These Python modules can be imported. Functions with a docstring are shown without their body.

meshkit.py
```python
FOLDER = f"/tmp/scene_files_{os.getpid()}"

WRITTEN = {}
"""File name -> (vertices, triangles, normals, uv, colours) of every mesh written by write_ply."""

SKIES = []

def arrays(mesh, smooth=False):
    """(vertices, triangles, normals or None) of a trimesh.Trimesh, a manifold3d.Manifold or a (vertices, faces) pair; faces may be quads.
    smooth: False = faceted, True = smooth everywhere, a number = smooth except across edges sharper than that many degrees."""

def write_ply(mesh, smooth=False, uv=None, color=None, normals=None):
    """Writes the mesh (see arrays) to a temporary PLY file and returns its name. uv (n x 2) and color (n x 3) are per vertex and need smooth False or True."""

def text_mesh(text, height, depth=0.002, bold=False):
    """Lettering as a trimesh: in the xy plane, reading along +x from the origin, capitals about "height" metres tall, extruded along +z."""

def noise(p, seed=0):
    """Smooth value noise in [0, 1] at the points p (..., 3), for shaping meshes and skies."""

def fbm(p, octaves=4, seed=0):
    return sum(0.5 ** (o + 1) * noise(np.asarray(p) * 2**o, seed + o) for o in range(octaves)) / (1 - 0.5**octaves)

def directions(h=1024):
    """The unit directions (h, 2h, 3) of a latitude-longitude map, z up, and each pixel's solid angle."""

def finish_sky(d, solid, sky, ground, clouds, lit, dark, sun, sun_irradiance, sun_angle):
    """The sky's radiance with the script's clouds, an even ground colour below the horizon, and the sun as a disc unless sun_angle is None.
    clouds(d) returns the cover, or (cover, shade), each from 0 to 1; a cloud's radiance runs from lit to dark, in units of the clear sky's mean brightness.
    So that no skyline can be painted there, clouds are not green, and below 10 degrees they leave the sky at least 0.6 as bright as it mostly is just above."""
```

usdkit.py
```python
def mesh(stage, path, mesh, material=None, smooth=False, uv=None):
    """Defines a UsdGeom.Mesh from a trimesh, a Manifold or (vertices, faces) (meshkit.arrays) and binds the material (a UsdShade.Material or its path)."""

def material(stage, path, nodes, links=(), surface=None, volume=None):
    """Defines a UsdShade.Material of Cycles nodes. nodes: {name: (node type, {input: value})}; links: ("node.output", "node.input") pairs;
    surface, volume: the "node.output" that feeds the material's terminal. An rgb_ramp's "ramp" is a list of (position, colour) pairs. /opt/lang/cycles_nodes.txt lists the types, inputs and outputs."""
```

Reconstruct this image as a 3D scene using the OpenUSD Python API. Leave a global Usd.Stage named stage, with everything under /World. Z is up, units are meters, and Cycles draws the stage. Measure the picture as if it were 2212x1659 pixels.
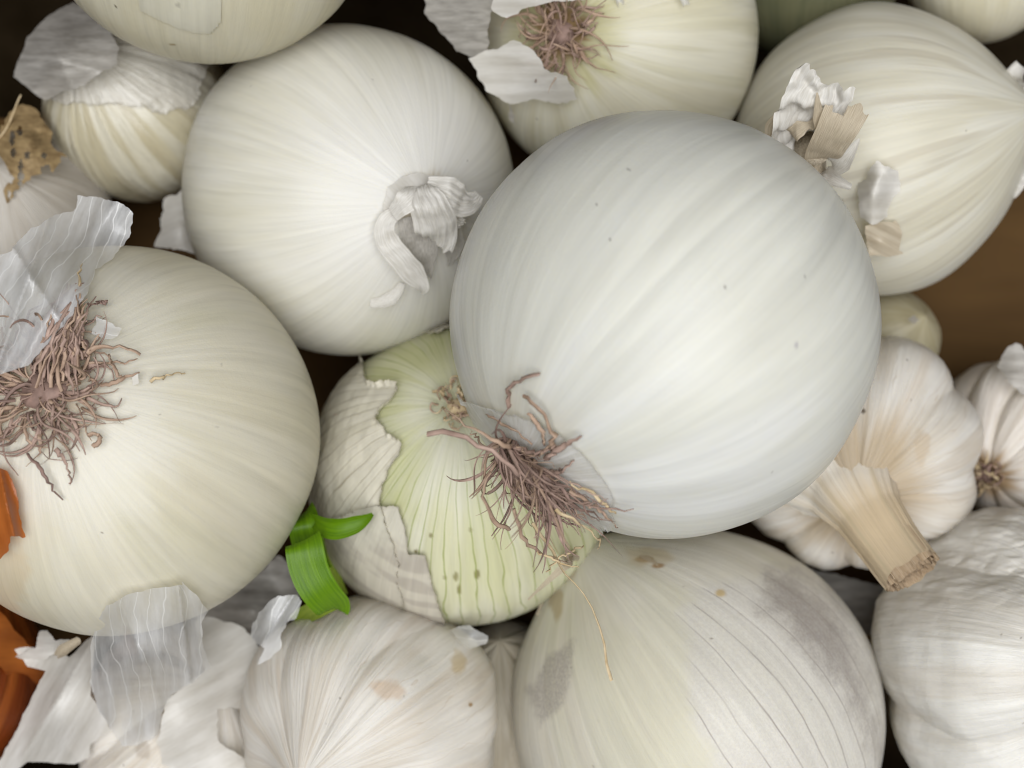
import math, random
import numpy as np
import usdkit
from meshkit import noise, fbm
from pxr import Usd, UsdGeom, UsdLux, UsdShade, Gf, Sdf, Vt
from scipy.spatial import cKDTree, Delaunay
from scipy.interpolate import RBFInterpolator, CubicSpline
import shapely
from shapely.geometry import Polygon

stage = Usd.Stage.CreateInMemory()
UsdGeom.SetStageUpAxis(stage, 'Z'); UsdGeom.SetStageMetersPerUnit(stage, 1.0)
World = UsdGeom.Xform.Define(stage, '/World'); stage.SetDefaultPrim(World.GetPrim())
UsdGeom.Scope.Define(stage, '/World/Looks')

# ------------------------------------------------------------------ camera, sky, sun, exposure
H = 0.44                               # camera height over the crate floor, looking straight down into the crate
FPX, CX, CY = 3039.0, 1106.0, 829.5    # lens in units of a 2212 x 1659 picture
cam = UsdGeom.Camera.Define(stage, '/World/Camera')
cam.AddTranslateOp().Set(Gf.Vec3d(0, 0, H))
cam.CreateHorizontalApertureAttr(36.0); cam.CreateVerticalApertureAttr(27.0)
cam.CreateFocalLengthAttr(36.0 * FPX / 2212.0)
cam.CreateFocusDistanceAttr(0.325); cam.CreateFStopAttr(10.0)
cam.CreateClippingRangeAttr(Gf.Vec2f(0.01, 50))
cam.CreateExposureAttr(0.24)

SUN = np.array([0.06, -0.15, 1.0]); SUN /= np.linalg.norm(SUN)
sun = UsdLux.DistantLight.Define(stage, '/World/Sun')
sun.CreateIntensityAttr(0.90); sun.CreateAngleAttr(58.0); sun.CreateNormalizeAttr(True)
sun.CreateColorAttr(Gf.Vec3f(0.985, 0.99, 1.0))
_q = Gf.Rotation(Gf.Vec3d(0, 0, 1), Gf.Vec3d(*map(float, SUN))).GetQuat()
sun.AddOrientOp(UsdGeom.XformOp.PrecisionDouble).Set(_q)
dome = UsdLux.DomeLight.Define(stage, '/World/sky')
dome.GetPrim().SetCustomDataByKey('kind', 'structure')
sky = usdkit.material(stage, '/World/Looks/sky', {
    'tc': ('texture_coordinate', {}),
    's': ('sky_texture', {'sky_type': 'single_scattering', 'sun_disc': False, 'sun_elevation': math.asin(SUN[2]), 'sun_rotation': math.atan2(SUN[0], SUN[1])}),
    'n': ('noise_texture', {'scale': 2.2, 'detail': 4.0, 'roughness': 0.55}),
    'r': ('rgb_ramp', {'ramp': [(0.30, (0.5, 0.56, 0.62)), (0.7, (0.85, 0.9, 0.95))]}),
    'm': ('mix', {'fac': 0.97}),
    'b': ('background_shader', {'strength': 0.05})},
    [('tc.generated', 'n.vector'), ('n.fac', 'r.fac'), ('s.color', 'm.color1'), ('r.color', 'm.color2'), ('m.color', 'b.color')], surface='b.background')
UsdShade.MaterialBindingAPI.Apply(dome.GetPrim()).Bind(sky)

# ------------------------------------------------------------------ helpers
_used = {}
def numbered(parent, name):
    k = (parent, name); n = _used.get(k, 0); _used[k] = n + 1
    return f'{parent}/{name}' if n == 0 else f'{parent}/{name}_{n:03d}'

def W(px, py, d):
    px, py, d = np.broadcast_arrays(np.asarray(px, float), np.asarray(py, float), np.asarray(d, float))
    return np.stack([(px - CX) * d / FPX, -(py - CY) * d / FPX, H - d], -1)
def P(v):
    d = H - v[..., 2]
    return CX + v[..., 0] / d * FPX, CY - v[..., 1] / d * FPX, d

def tag(p, label=None, cat=None, group=None, kind=None):
    p = p.GetPrim() if hasattr(p, 'GetPrim') else p
    for k, v in (('label', label), ('category', cat), ('group', group), ('kind', kind)):
        if v: p.SetCustomDataByKey(k, v)
    return p

class Thing:
    def __init__(s, name, base, label, cat, group=None):
        s.path = numbered('/World', name); s.base = np.asarray(base, float)
        x = UsdGeom.Xform.Define(stage, s.path); x.AddTranslateOp().Set(Gf.Vec3d(*map(float, base)))
        tag(x, label, cat, group); s.prim = x.GetPrim()

def put(name, v, f, mat, parent=None, smooth=True, pv=None, label=None, kind=None, under=None):
    """One mesh in world points v; parent: Thing (points become local to it), under: path of a part of it."""
    v = np.asarray(v, float)
    base = parent.base if parent is not None else np.zeros(3)
    path = numbered(under or (parent.path if parent is not None else '/World'), name)
    m = usdkit.mesh(stage, path, (v - base, f), mat, smooth=smooth)
    for k, a in (pv or {}).items():
        a = np.asarray(a, np.float32)
        if a.ndim == 1: a = np.repeat(a[:, None], 3, 1)
        UsdGeom.PrimvarsAPI(m).CreatePrimvar(k, Sdf.ValueTypeNames.Color3fArray, 'vertex').Set(Vt.Vec3fArray.FromNumpy(np.ascontiguousarray(a)))
    if label or kind: tag(m, label, kind=kind)
    return path

def sstep(a, b, x):
    t = np.clip((x - a) / (b - a), 0, 1); return t * t * (3 - 2 * t)
def lerp(a, b, t):
    return np.asarray(a) * (1 - np.asarray(t)[..., None]) + np.asarray(b) * np.asarray(t)[..., None]

# ------------------------------------------------------------------ materials
def bulb_mat(name, rough=0.36, grain=0.10, streak_k=26, bump=0.25, sss=0.2, veins=None, dirt=None, coat=0.15, wrinkle=None, fleck=0.25, bumpd=0.0006, spec=0.22):
    """skin of a bulb: colour from the primvar tint, streaks along the meridians, optional vein lines and gritty dirt where the primvar mask says"""
    n = {'t': ('attribute', {'attribute': 'tint'}), 'k': ('attribute', {'attribute': 'streak'}), 'm': ('attribute', {'attribute': 'mask'}),
         'ms': ('separate_color', {}),
         'mp': ('mapping', {'scale': (streak_k, streak_k, 1.6)}),
         'ns': ('noise_texture', {'scale': 1.0, 'detail': 5.0, 'roughness': 0.62}),
         'mr': ('map_range', {'from_min': 0.3, 'from_max': 0.7, 'to_min': 1 - grain, 'to_max': 1 + grain * 0.6}),
         'vm': ('vector_math', {'math_type': 'scale'}),
         'tc': ('texture_coordinate', {}),
         'nf': ('noise_texture', {'scale': 900.0, 'detail': 3.0, 'roughness': 0.7}),
         'rr': ('map_range', {'from_min': 0.3, 'from_max': 0.7, 'to_min': rough - 0.05, 'to_max': rough + 0.09}),
         'b': ('bump', {'strength': bump, 'distance': bumpd}),
         'b2': ('bump', {'strength': fleck, 'distance': 0.00025}),
         'p': ('principled_bsdf', {'subsurface_weight': sss, 'subsurface_scale': 0.004, 'subsurface_radius': (1.0, 0.85, 0.5), 'coat_weight': coat, 'coat_roughness': 0.3, 'specular_ior_level': spec})}
    l = [('m.color', 'ms.color'), ('k.vector', 'mp.vector'), ('mp.vector', 'ns.vector'), ('ns.fac', 'mr.value'), ('t.color', 'vm.vector1'), ('mr.result', 'vm.scale'),
         ('tc.object', 'nf.vector'), ('ns.fac', 'rr.value'), ('rr.result', 'p.roughness'), ('ns.fac', 'b.height'), ('b.normal', 'b2.normal'), ('nf.fac', 'b2.height'), ('b2.normal', 'p.normal')]
    col = 'vm.vector'
    if veins:
        cnt, width, vcol, jit = veins
        n |= {'sx': ('separate_xyz', {}), 'at': ('math', {'math_type': 'arctan2'}), 'sc': ('math', {'math_type': 'multiply', 'value2': cnt / (2 * math.pi)}),
              'mj': ('mapping', {'scale': (5, 5, 2.2)}), 'nj': ('noise_texture', {'scale': 1.0, 'detail': 2.0}), 'aj': ('math', {'math_type': 'multiply_add', 'value2': jit}),
              'fr': ('math', {'math_type': 'pingpong', 'value2': 0.5}), 'vr': ('map_range', {'from_min': 0.0, 'from_max': width, 'to_min': 1.0, 'to_max': 0.0, 'clamp': True}),
              'mw': ('mapping', {'scale': (14, 14, 5)}), 'nw': ('noise_texture', {'scale': 1.0, 'detail': 3.0}), 'wr': ('map_range', {'from_min': 0.25, 'from_max': 0.55, 'to_min': 0.35, 'to_max': 1.0, 'clamp': True}),
              'v1': ('math', {'math_type': 'multiply'}), 'v2': ('math', {'math_type': 'multiply'}), 'mv': ('mix', {'color2': vcol})}
        l += [('k.vector', 'sx.vector'), ('sx.y', 'at.value1'), ('sx.x', 'at.value2'), ('at.value', 'sc.value1'), ('k.vector', 'mj.vector'), ('mj.vector', 'nj.vector'),
              ('nj.fac', 'aj.value1'), ('sc.value', 'aj.value3'), ('aj.value', 'fr.value1'), ('fr.value', 'vr.value'), ('k.vector', 'mw.vector'), ('mw.vector', 'nw.vector'), ('nw.fac', 'wr.value'),
              ('vr.result', 'v1.value1'), ('wr.result', 'v1.value2'), ('v1.value', 'v2.value1'), ('ms.g', 'v2.value2'), ('v2.value', 'mv.fac'), (col, 'mv.color1')]
        col = 'mv.color'
    if dirt:
        n |= {'nd': ('noise_texture', {'scale': dirt[1], 'detail': 4.0, 'roughness': 0.75}), 'dr': ('map_range', {'from_min': 0.42, 'from_max': 0.58, 'clamp': True}),
              'd1': ('math', {'math_type': 'multiply'}), 'md': ('mix', {'color2': dirt[0]})}
        l += [('tc.object', 'nd.vector'), ('nd.fac', 'dr.value'), ('dr.result', 'd1.value1'), ('ms.r', 'd1.value2'), ('d1.value', 'md.fac'), (col, 'md.color1')]
        col = 'md.color'
    if wrinkle:
        n |= {'mk': ('mapping', {'scale': wrinkle[1]}), 'nk': ('noise_texture', {'scale': wrinkle[2], 'detail': 3.0, 'distortion': 0.8, 'type': 'ridged_multifractal'}), 'bk': ('bump', {'strength': wrinkle[0], 'distance': 0.001})}
        l += [('k.vector', 'mk.vector'), ('mk.vector', 'nk.vector'), ('nk.fac', 'bk.height'), ('bk.normal', 'b.normal')]
    l.append((col, 'p.base_color'))
    return usdkit.material(stage, '/World/Looks/' + name, n, l, surface='p.BSDF')

def paper_mat(name, c1, c2, rough=0.4, clear=0.2, transl=0.35, ks=(40, 40, 4), bump=0.5, spec=0.5, scale=1.0, coat=0.0):
    n = {'k': ('attribute', {'attribute': 'streak'}), 'mp': ('mapping', {'scale': ks}), 'ns': ('noise_texture', {'scale': scale, 'detail': 5.0, 'roughness': 0.6}),
         'r': ('rgb_ramp', {'ramp': [(0.32, c1), (0.68, c2)]}), 'b': ('bump', {'strength': bump, 'distance': 0.0008}),
         'p': ('principled_bsdf', {'roughness': rough, 'specular_ior_level': spec, 'coat_weight': coat, 'coat_roughness': 0.2}), 'tl': ('translucent_bsdf', {}), 'tr': ('transparent_bsdf', {'color': (1, 0.98, 0.94)}),
         'm1': ('mix_closure', {'fac': transl}), 'cr': ('map_range', {'from_min': 0.35, 'from_max': 0.65, 'to_min': clear * 1.35, 'to_max': clear * 0.5}), 'm2': ('mix_closure', {})}
    l = [('k.vector', 'mp.vector'), ('mp.vector', 'ns.vector'), ('ns.fac', 'r.fac'), ('r.color', 'p.base_color'), ('r.color', 'tl.color'), ('ns.fac', 'b.height'), ('b.normal', 'p.normal'),
         ('p.BSDF', 'm1.closure1'), ('tl.BSDF', 'm1.closure2'), ('m1.closure', 'm2.closure1'), ('tr.BSDF', 'm2.closure2'), ('ns.fac', 'cr.value'), ('cr.result', 'm2.fac')]
    return usdkit.material(stage, '/World/Looks/' + name, n, l, surface='m2.closure')

def film_mat(name, c1, c2, clear, lines=30.0):
    """thin see-through skin with pale veins"""
    n = {'k': ('attribute', {'attribute': 'streak'}), 'mp': ('mapping', {'scale': (22, 22, 5)}), 'ns': ('noise_texture', {'scale': 1.0, 'detail': 5.0, 'roughness': 0.6}),
         'r': ('rgb_ramp', {'ramp': [(0.32, c1), (0.68, c2)]}), 'b': ('bump', {'strength': 0.35, 'distance': 0.0006}),
         'sx': ('separate_xyz', {}), 'wn': ('noise_texture', {'scale': 5.0, 'detail': 3.0}), 'wx': ('math', {'math_type': 'multiply_add', 'value2': 0.14}), 'sc': ('math', {'math_type': 'multiply', 'value2': lines}),
         'fr': ('math', {'math_type': 'pingpong', 'value2': 0.5}), 'vl': ('map_range', {'from_min': 0.0, 'from_max': 0.055, 'to_min': 0.75, 'to_max': 0.0, 'clamp': True}),
         'mc': ('mix', {'color2': (0.90, 0.90, 0.88)}), 'cr': ('map_range', {'from_min': 0.35, 'from_max': 0.65, 'to_min': clear * 1.4, 'to_max': clear * 0.6}),
         'iv': ('math', {'math_type': 'multiply_add', 'value2': -0.8, 'value3': 1.0}), 'cl': ('math', {'math_type': 'multiply'}),
         'p': ('principled_bsdf', {'roughness': 0.27, 'specular_ior_level': 0.6, 'coat_weight': 0.3, 'coat_roughness': 0.15}), 'tl': ('translucent_bsdf', {}), 'tr': ('transparent_bsdf', {'color': (1, 0.985, 0.95)}),
         'm1': ('mix_closure', {'fac': 0.3}), 'm2': ('mix_closure', {})}
    l = [('k.vector', 'mp.vector'), ('mp.vector', 'ns.vector'), ('ns.fac', 'r.fac'), ('k.vector', 'sx.vector'), ('k.vector', 'wn.vector'), ('wn.fac', 'wx.value1'), ('sx.x', 'wx.value3'), ('wx.value', 'sc.value1'),
         ('sc.value', 'fr.value1'), ('fr.value', 'vl.value'), ('vl.result', 'mc.fac'), ('r.color', 'mc.color1'), ('mc.color', 'p.base_color'), ('mc.color', 'tl.color'), ('ns.fac', 'b.height'), ('b.normal', 'p.normal'),
         ('ns.fac', 'cr.value'), ('vl.result', 'iv.value1'), ('cr.result', 'cl.value1'), ('iv.value', 'cl.value2'), ('p.BSDF', 'm1.closure1'), ('tl.BSDF', 'm1.closure2'), ('m1.closure', 'm2.closure1'), ('tr.BSDF', 'm2.closure2'), ('cl.value', 'm2.fac')]
    return usdkit.material(stage, '/World/Looks/' + name, n, l, surface='m2.closure')

def plain_mat(name, c1, c2, rough=0.6, scale=300.0, spec=0.3, transl=0.0, sss=0.0):
    n = {'tc': ('texture_coordinate', {}), 'ns': ('noise_texture', {'scale': scale, 'detail': 4.0}), 'r': ('rgb_ramp', {'ramp': [(0.3, c1), (0.7, c2)]}),
         'b': ('bump', {'strength': 0.3, 'distance': 0.0004}), 'p': ('principled_bsdf', {'roughness': rough, 'specular_ior_level': spec, 'subsurface_weight': sss, 'subsurface_scale': 0.002})}
    l = [('tc.object', 'ns.vector'), ('ns.fac', 'r.fac'), ('r.color', 'p.base_color'), ('ns.fac', 'b.height'), ('b.normal', 'p.normal')]
    out = 'p.BSDF'
    if transl:
        n |= {'tl': ('translucent_bsdf', {}), 'm1': ('mix_closure', {'fac': transl})}
        l += [('r.color', 'tl.color'), ('p.BSDF', 'm1.closure1'), ('tl.BSDF', 'm1.closure2')]; out = 'm1.closure'
    return usdkit.material(stage, '/World/Looks/' + name, n, l, surface=out)

M = {
    'onion': bulb_mat('onion_skin', rough=0.34, grain=0.07, streak_k=24, bump=0.18, coat=0.0, spec=0.28, fleck=0.2),
    'shiny': bulb_mat('onion_skin_shiny', rough=0.25, grain=0.12, streak_k=9, bump=0.6, coat=0.5, sss=0.1, bumpd=0.0016, spec=0.5),
    'hero': bulb_mat('onion_skin_pearl', rough=0.34, grain=0.06, streak_k=20, bump=0.16, sss=0.25, coat=0.0, spec=0.27, fleck=0.2),
    'green': bulb_mat('onion_skin_green', rough=0.4, grain=0.10, veins=(62, 0.075, (0.20, 0.24, 0.045), 1.2), coat=0.1),
    'veined': bulb_mat('onion_skin_veined', rough=0.5, grain=0.10, veins=(62, 0.07, (0.22, 0.18, 0.11), 1.2), coat=0.0, sss=0.1),
    'dirty': bulb_mat('onion_skin_dirty', rough=0.42, grain=0.09, veins=(46, 0.045, (0.28, 0.25, 0.225), 0.5), dirt=((0.30, 0.265, 0.245), 1300.0), coat=0.06),
    'garlic': bulb_mat('garlic_skin', rough=0.40, grain=0.10, streak_k=24, bump=0.45, sss=0.12, coat=0.0, bumpd=0.0009, spec=0.34, veins=(34, 0.03, (0.42, 0.33, 0.24), 1.6)),
    'garlic_crinkled': bulb_mat('garlic_skin_crinkled', rough=0.36, grain=0.08, streak_k=20, bump=0.45, sss=0.15, coat=0.05, spec=0.4, bumpd=0.0009),
    'brown': bulb_mat('onion_skin_brown', rough=0.35, grain=0.3, streak_k=20, bump=0.3, sss=0.0, coat=0.2),
    'film': film_mat('dry_skin_film', (0.70, 0.70, 0.695), (0.82, 0.82, 0.82), 0.42),
    'paper': paper_mat('dry_skin_paper', (0.60, 0.57, 0.51), (0.80, 0.78, 0.74), rough=0.38, clear=0.10, transl=0.25, ks=(30, 30, 5), bump=0.4),
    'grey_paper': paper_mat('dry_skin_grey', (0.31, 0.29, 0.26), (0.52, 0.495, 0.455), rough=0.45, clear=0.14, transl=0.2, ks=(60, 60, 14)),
    'tan_paper': paper_mat('dry_skin_tan', (0.42, 0.34, 0.23), (0.66, 0.58, 0.45), rough=0.45, clear=0.05, transl=0.25, ks=(70, 70, 5)),
    'rust_paper': paper_mat('dry_skin_rust', (0.30, 0.07, 0.012), (0.62, 0.20, 0.04), rough=0.3, clear=0.06, transl=0.3, ks=(16, 16, 2.5), bump=0.3),
    'husk': paper_mat('dry_husk', (0.16, 0.10, 0.04), (0.38, 0.27, 0.13), rough=0.7, clear=0.0, transl=0.15, ks=(60, 60, 30), bump=1.0),
    'stem': paper_mat('garlic_stem_skin', (0.40, 0.27, 0.15), (0.68, 0.54, 0.38), rough=0.5, clear=0.0, transl=0.12, ks=(34, 34, 1.2), bump=0.8),
    'root_a': plain_mat('root_mauve', (0.23, 0.15, 0.118), (0.45, 0.32, 0.26)),
    'root_b': plain_mat('root_tan', (0.30, 0.20, 0.14), (0.46, 0.33, 0.24)),
    'root_c': plain_mat('root_dark', (0.13, 0.085, 0.068), (0.29, 0.19, 0.155)),
    'root_straw': plain_mat('root_straw', (0.42, 0.31, 0.17), (0.62, 0.50, 0.32)),
    'sprout': paper_mat('green_leaf', (0.065, 0.155, 0.001), (0.13, 0.255, 0.002), rough=0.42, clear=0.0, transl=0.2, ks=(26, 26, 1.5), bump=0.3, spec=0.35),
    'sprout_pale': paper_mat('pale_green_leaf', (0.16, 0.24, 0.02), (0.26, 0.33, 0.04), rough=0.45, clear=0.0, transl=0.2, ks=(26, 26, 1.5), bump=0.3, spec=0.35),
    'amber': plain_mat('amber_fleck', (0.60, 0.30, 0.02), (0.75, 0.42, 0.05), rough=0.4),
}
wood = usdkit.material(stage, '/World/Looks/crate_wood', {
    'tc': ('texture_coordinate', {}), 'mp': ('mapping', {'scale': (12, 60, 12), 'rotation': (0, 0, -0.7)}), 'ns': ('noise_texture', {'scale': 1.0, 'detail': 5.0, 'distortion': 0.6}),
    'r': ('rgb_ramp', {'ramp': [(0.3, (0.052, 0.026, 0.0065)), (0.7, (0.075, 0.039, 0.0105))]}), 'b': ('bump', {'strength': 0.3, 'distance': 0.001}), 'p': ('principled_bsdf', {'roughness': 0.75, 'specular_ior_level': 0.15})},
    [('tc.object', 'mp.vector'), ('mp.vector', 'ns.vector'), ('ns.fac', 'r.fac'), ('r.color', 'p.base_color'), ('ns.fac', 'b.height'), ('b.normal', 'p.normal')], surface='p.BSDF')

# ------------------------------------------------------------------ the crate
def slab(x0, x1, y0, y1, z0, z1):
    v = np.array([(x, y, z) for z in (z0, z1) for x, y in ((x0, y0), (x1, y0), (x1, y1), (x0, y1))])
    return v, np.array([[3, 2, 1, 0], [4, 5, 6, 7], [0, 1, 5, 4], [1, 2, 6, 5], [2, 3, 7, 6], [3, 0, 4, 7]])
crate = Thing('crate', (0, 0, -0.06), 'brown wooden crate under the bulbs, its bare floor showing at the right', 'crate')
for y0_, y1_ in ((-.205, -.135), (-.082, -.018), (-.015, .083), (.137, .195)):      # floor boards, with wide gaps
    put('floor_board', *slab(-.24, .24, y0_, y1_, -.012, 0), wood, crate, smooth=False)
for w_ in ((-.252, .252, .195, .207, -.06, .165), (-.252, .252, -.217, -.205, -.06, .165), (-.252, -.24, -.205, .195, -.06, .165), (.24, .252, -.205, .195, -.06, .165)):
    put('crate_side', *slab(*w_), wood, crate, smooth=False)
p = put('ground', *slab(-3, 3, -3, 3, -.08, -.06), plain_mat('ground', (0.012, 0.008, 0.004), (0.022, 0.015, 0.008), scale=60, spec=0.0), smooth=False)
tag(stage.GetPrimAtPath(p), kind='structure')

# ------------------------------------------------------------------ bulbs
def frame(axis):
    a = np.asarray(axis, float); a = a / np.linalg.norm(a)
    t = np.array([0, 0, 1.0]) if abs(a[2]) < 0.9 else np.array([1.0, 0, 0])
    x = np.cross(t, a); x /= np.linalg.norm(x)
    return np.stack([x, np.cross(a, x), a])          # rows: local x, y, z in the world

class Bulb:
    """A bulb of revolution with relief; local +z is the neck."""
    def __init__(s, c, d, R, neck=None, root=None, z=0.2, nu=360, nv=220, hz=1.0, neck_amp=0.12, neck_w=0.22, dimple=0.05, lump=0.02, ridge=0.004, ridge_k=9, seed=0, cloves=None, clove_amp=0.12, spin=0.0, taper=0.0, crease=None):
        s.px, s.R, s.seed = c, R, seed
        s.c = W(c[0], c[1], d); pole = neck or root
        eye = np.array([0, 0, H]); ray = W(pole[0], pole[1], 1.0) - eye; ray /= np.linalg.norm(ray)
        oc = s.c - eye; tm = ray @ oc; miss = oc - ray * tm; m2 = miss @ miss
        if m2 < (0.97 * R) ** 2: ax = eye + ray * (tm - math.sqrt(R * R - m2)) - s.c
        else: ax = -miss / np.linalg.norm(miss) + np.array([0, 0, z])
        ax = ax / np.linalg.norm(ax)
        s.axis = ax if neck else -ax
        F = s.F = frame(s.axis)
        lon = np.arange(nu) / nu * 2 * np.pi + spin
        th = np.linspace(0, np.pi, nv + 2)
        LO, TH = np.meshgrid(lon, th[1:-1])
        lo = np.concatenate([[0], LO.ravel(), [0]]); t = np.concatenate([[0], TH.ravel(), [np.pi]])
        s.lon, s.th, s.nu, s.nv = lo, t, nu, nv
        dirs = np.stack([np.sin(t) * np.cos(lo), np.sin(t) * np.sin(lo), np.cos(t)], -1)
        st = s.streak = np.stack([np.cos(lo), np.sin(lo), t], -1); st[0] = (0, 0, 0); st[-1] = (0, 0, np.pi)
        r = 1 + neck_amp * np.exp(-(t / neck_w) ** 1.5) - dimple * np.exp(-((np.pi - t) / 0.22) ** 2)
        r *= 1 + lump * 2 * (fbm(dirs * 1.3 + 7.7, 2, seed) - 0.5) * 2
        k = np.array([ridge_k, ridge_k, 0.7])
        r += ridge * 2 * (fbm(st * k + 31.3, 3, seed + 5) - 0.5) * np.sin(t) ** 0.5
        if cloves:
            rng = np.random.default_rng(seed + 3)
            w = rng.uniform(0.7, 1.3, cloves); e = np.concatenate([[0], np.cumsum(w)]) / w.sum() * 2 * np.pi
            lw = np.mod(lo - spin, 2 * np.pi) + 0.10 * np.sin(3 * t + lo)
            lw = np.mod(lw, 2 * np.pi); i = np.clip(np.searchsorted(e, lw, 'right') - 1, 0, cloves - 1)
            u = (lw - e[i]) / (e[i + 1] - e[i]) * 2 - 1
            big = rng.uniform(0.75, 1.2, cloves)[i]
            prof = np.sin(np.clip(t, 0, np.pi)) ** 0.7
            r += clove_amp * ((0.6 * (1 - np.abs(u) ** 3.0) + 0.4 * (0.5 + 0.5 * np.cos(np.pi * u))) * (0.6 + 0.4 * big) - 0.7) * prof
        if crease: r += crease[0] * folds3(st * np.array([crease[1], crease[1], crease[2]]) + seed, seed, 7) * np.sin(t) ** 0.5
        q = dirs * r[:, None]
        q[:, 2] *= hz
        if taper: q[:, :2] *= (1 - taper * sstep(0.1, 1.0, q[:, 2]))[:, None]
        s.local = q * R
        s.v = s.c + s.local @ F
        a = np.arange(nu)
        f = [np.stack([np.zeros(nu, int), 1 + a, 1 + (a + 1) % nu], 1)]
        for j in range(nv - 1):
            b0, b1 = 1 + j * nu, 1 + (j + 1) * nu
            f.append(np.stack([b0 + a, b1 + a, b1 + (a + 1) % nu], 1)); f.append(np.stack([b0 + a, b1 + (a + 1) % nu, b0 + (a + 1) % nu], 1))
        f.append(np.stack([np.full(nu, 1 + nv * nu), 1 + (nv - 1) * nu + (a + 1) % nu, 1 + (nv - 1) * nu + a], 1))
        s.f = np.vstack(f)
        s.refresh()
        s.tint = np.ones((len(s.v), 3)) * 0.7; s.mask = np.zeros((len(s.v), 3))
    def refresh(s):
        fn = np.cross(s.v[s.f[:, 1]] - s.v[s.f[:, 0]], s.v[s.f[:, 2]] - s.v[s.f[:, 0]])
        n = np.zeros_like(s.v)
        for k in range(3): np.add.at(n, s.f[:, k], fn)
        s.n = n / np.maximum(np.linalg.norm(n, axis=1, keepdims=True), 1e-30)
        s.x, s.y, s.d = P(s.v)
        s.front = np.einsum('ij,ij->i', s.n, np.array([0, 0, H]) - s.v) > 0
        ids = np.nonzero(s.front)[0]; s.ids = ids
        s.tree = cKDTree(np.stack([s.x[ids], s.y[ids]], 1))
    def depth(s, px, py):
        q = np.stack(np.broadcast_arrays(np.asarray(px, float), np.asarray(py, float)), -1)
        dd, i = s.tree.query(q.reshape(-1, 2), k=3)
        w = 1 / (dd + 0.5); return ((s.d[s.ids[i]] * w).sum(1) / w.sum(1)).reshape(q.shape[:-1])
    def at(s, th, lon=0.0):
        i = np.argmin((s.th - th) ** 2 + (np.mod(s.lon - lon + np.pi, 2 * np.pi) - np.pi) ** 2 * np.sin(th) ** 2); return s.v[i]
    def paint(s, base, streaks=(), lump=None, saw=None):
        """base colour, then (colour, k, threshold, width, amount) along the meridians"""
        c = np.ones((len(s.v), 3)) * base
        for j, (col, k, th, wd, am) in enumerate(streaks):
            m = fbm(s.streak * np.array([k, k, 0.8]) + 11.1 * j, 3, s.seed + 17 * j)
            c = lerp(c, np.asarray(col, float), sstep(th - wd, th + wd, m) * am)
        if lump:
            m = fbm((s.local / s.R) * 2.1 + 3.3, 3, s.seed + 90); c = lerp(c, np.asarray(lump[0], float), sstep(0.4, 0.7, m) * lump[1])
        for n_, am in ([saw] if saw else []):       # overlapping scale leaves under the skin: bands with one soft and one crisp side
            q = s.lon / (2 * np.pi) * n_; wv = 2.2 * (fbm(s.streak * np.array([2.5, 2.5, 0.16]) + 3, 2, s.seed + 7) - 0.5) * 2
            u = np.mod(q + wv, 1.0); sw = np.where(u < 0.88, u / 0.88, (1 - u) / 0.12) - 0.5
            u2 = np.mod(q * 2.0 + wv * 1.7 + .3, 1.0); sw2 = np.where(u2 < 0.85, u2 / 0.85, (1 - u2) / 0.15) - 0.5
            vary = sstep(0.38, 0.62, fbm(s.streak * np.array([4, 4, 1.2]) + 9, 3, s.seed + 8))
            c = c * (1 + am * (sw * (0.35 + 0.65 * vary) + 0.45 * sw2 * (1 - vary)) * np.sin(np.clip(s.th, 0.001, np.pi)) ** 0.4)[:, None]
        s.tint = c
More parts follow.
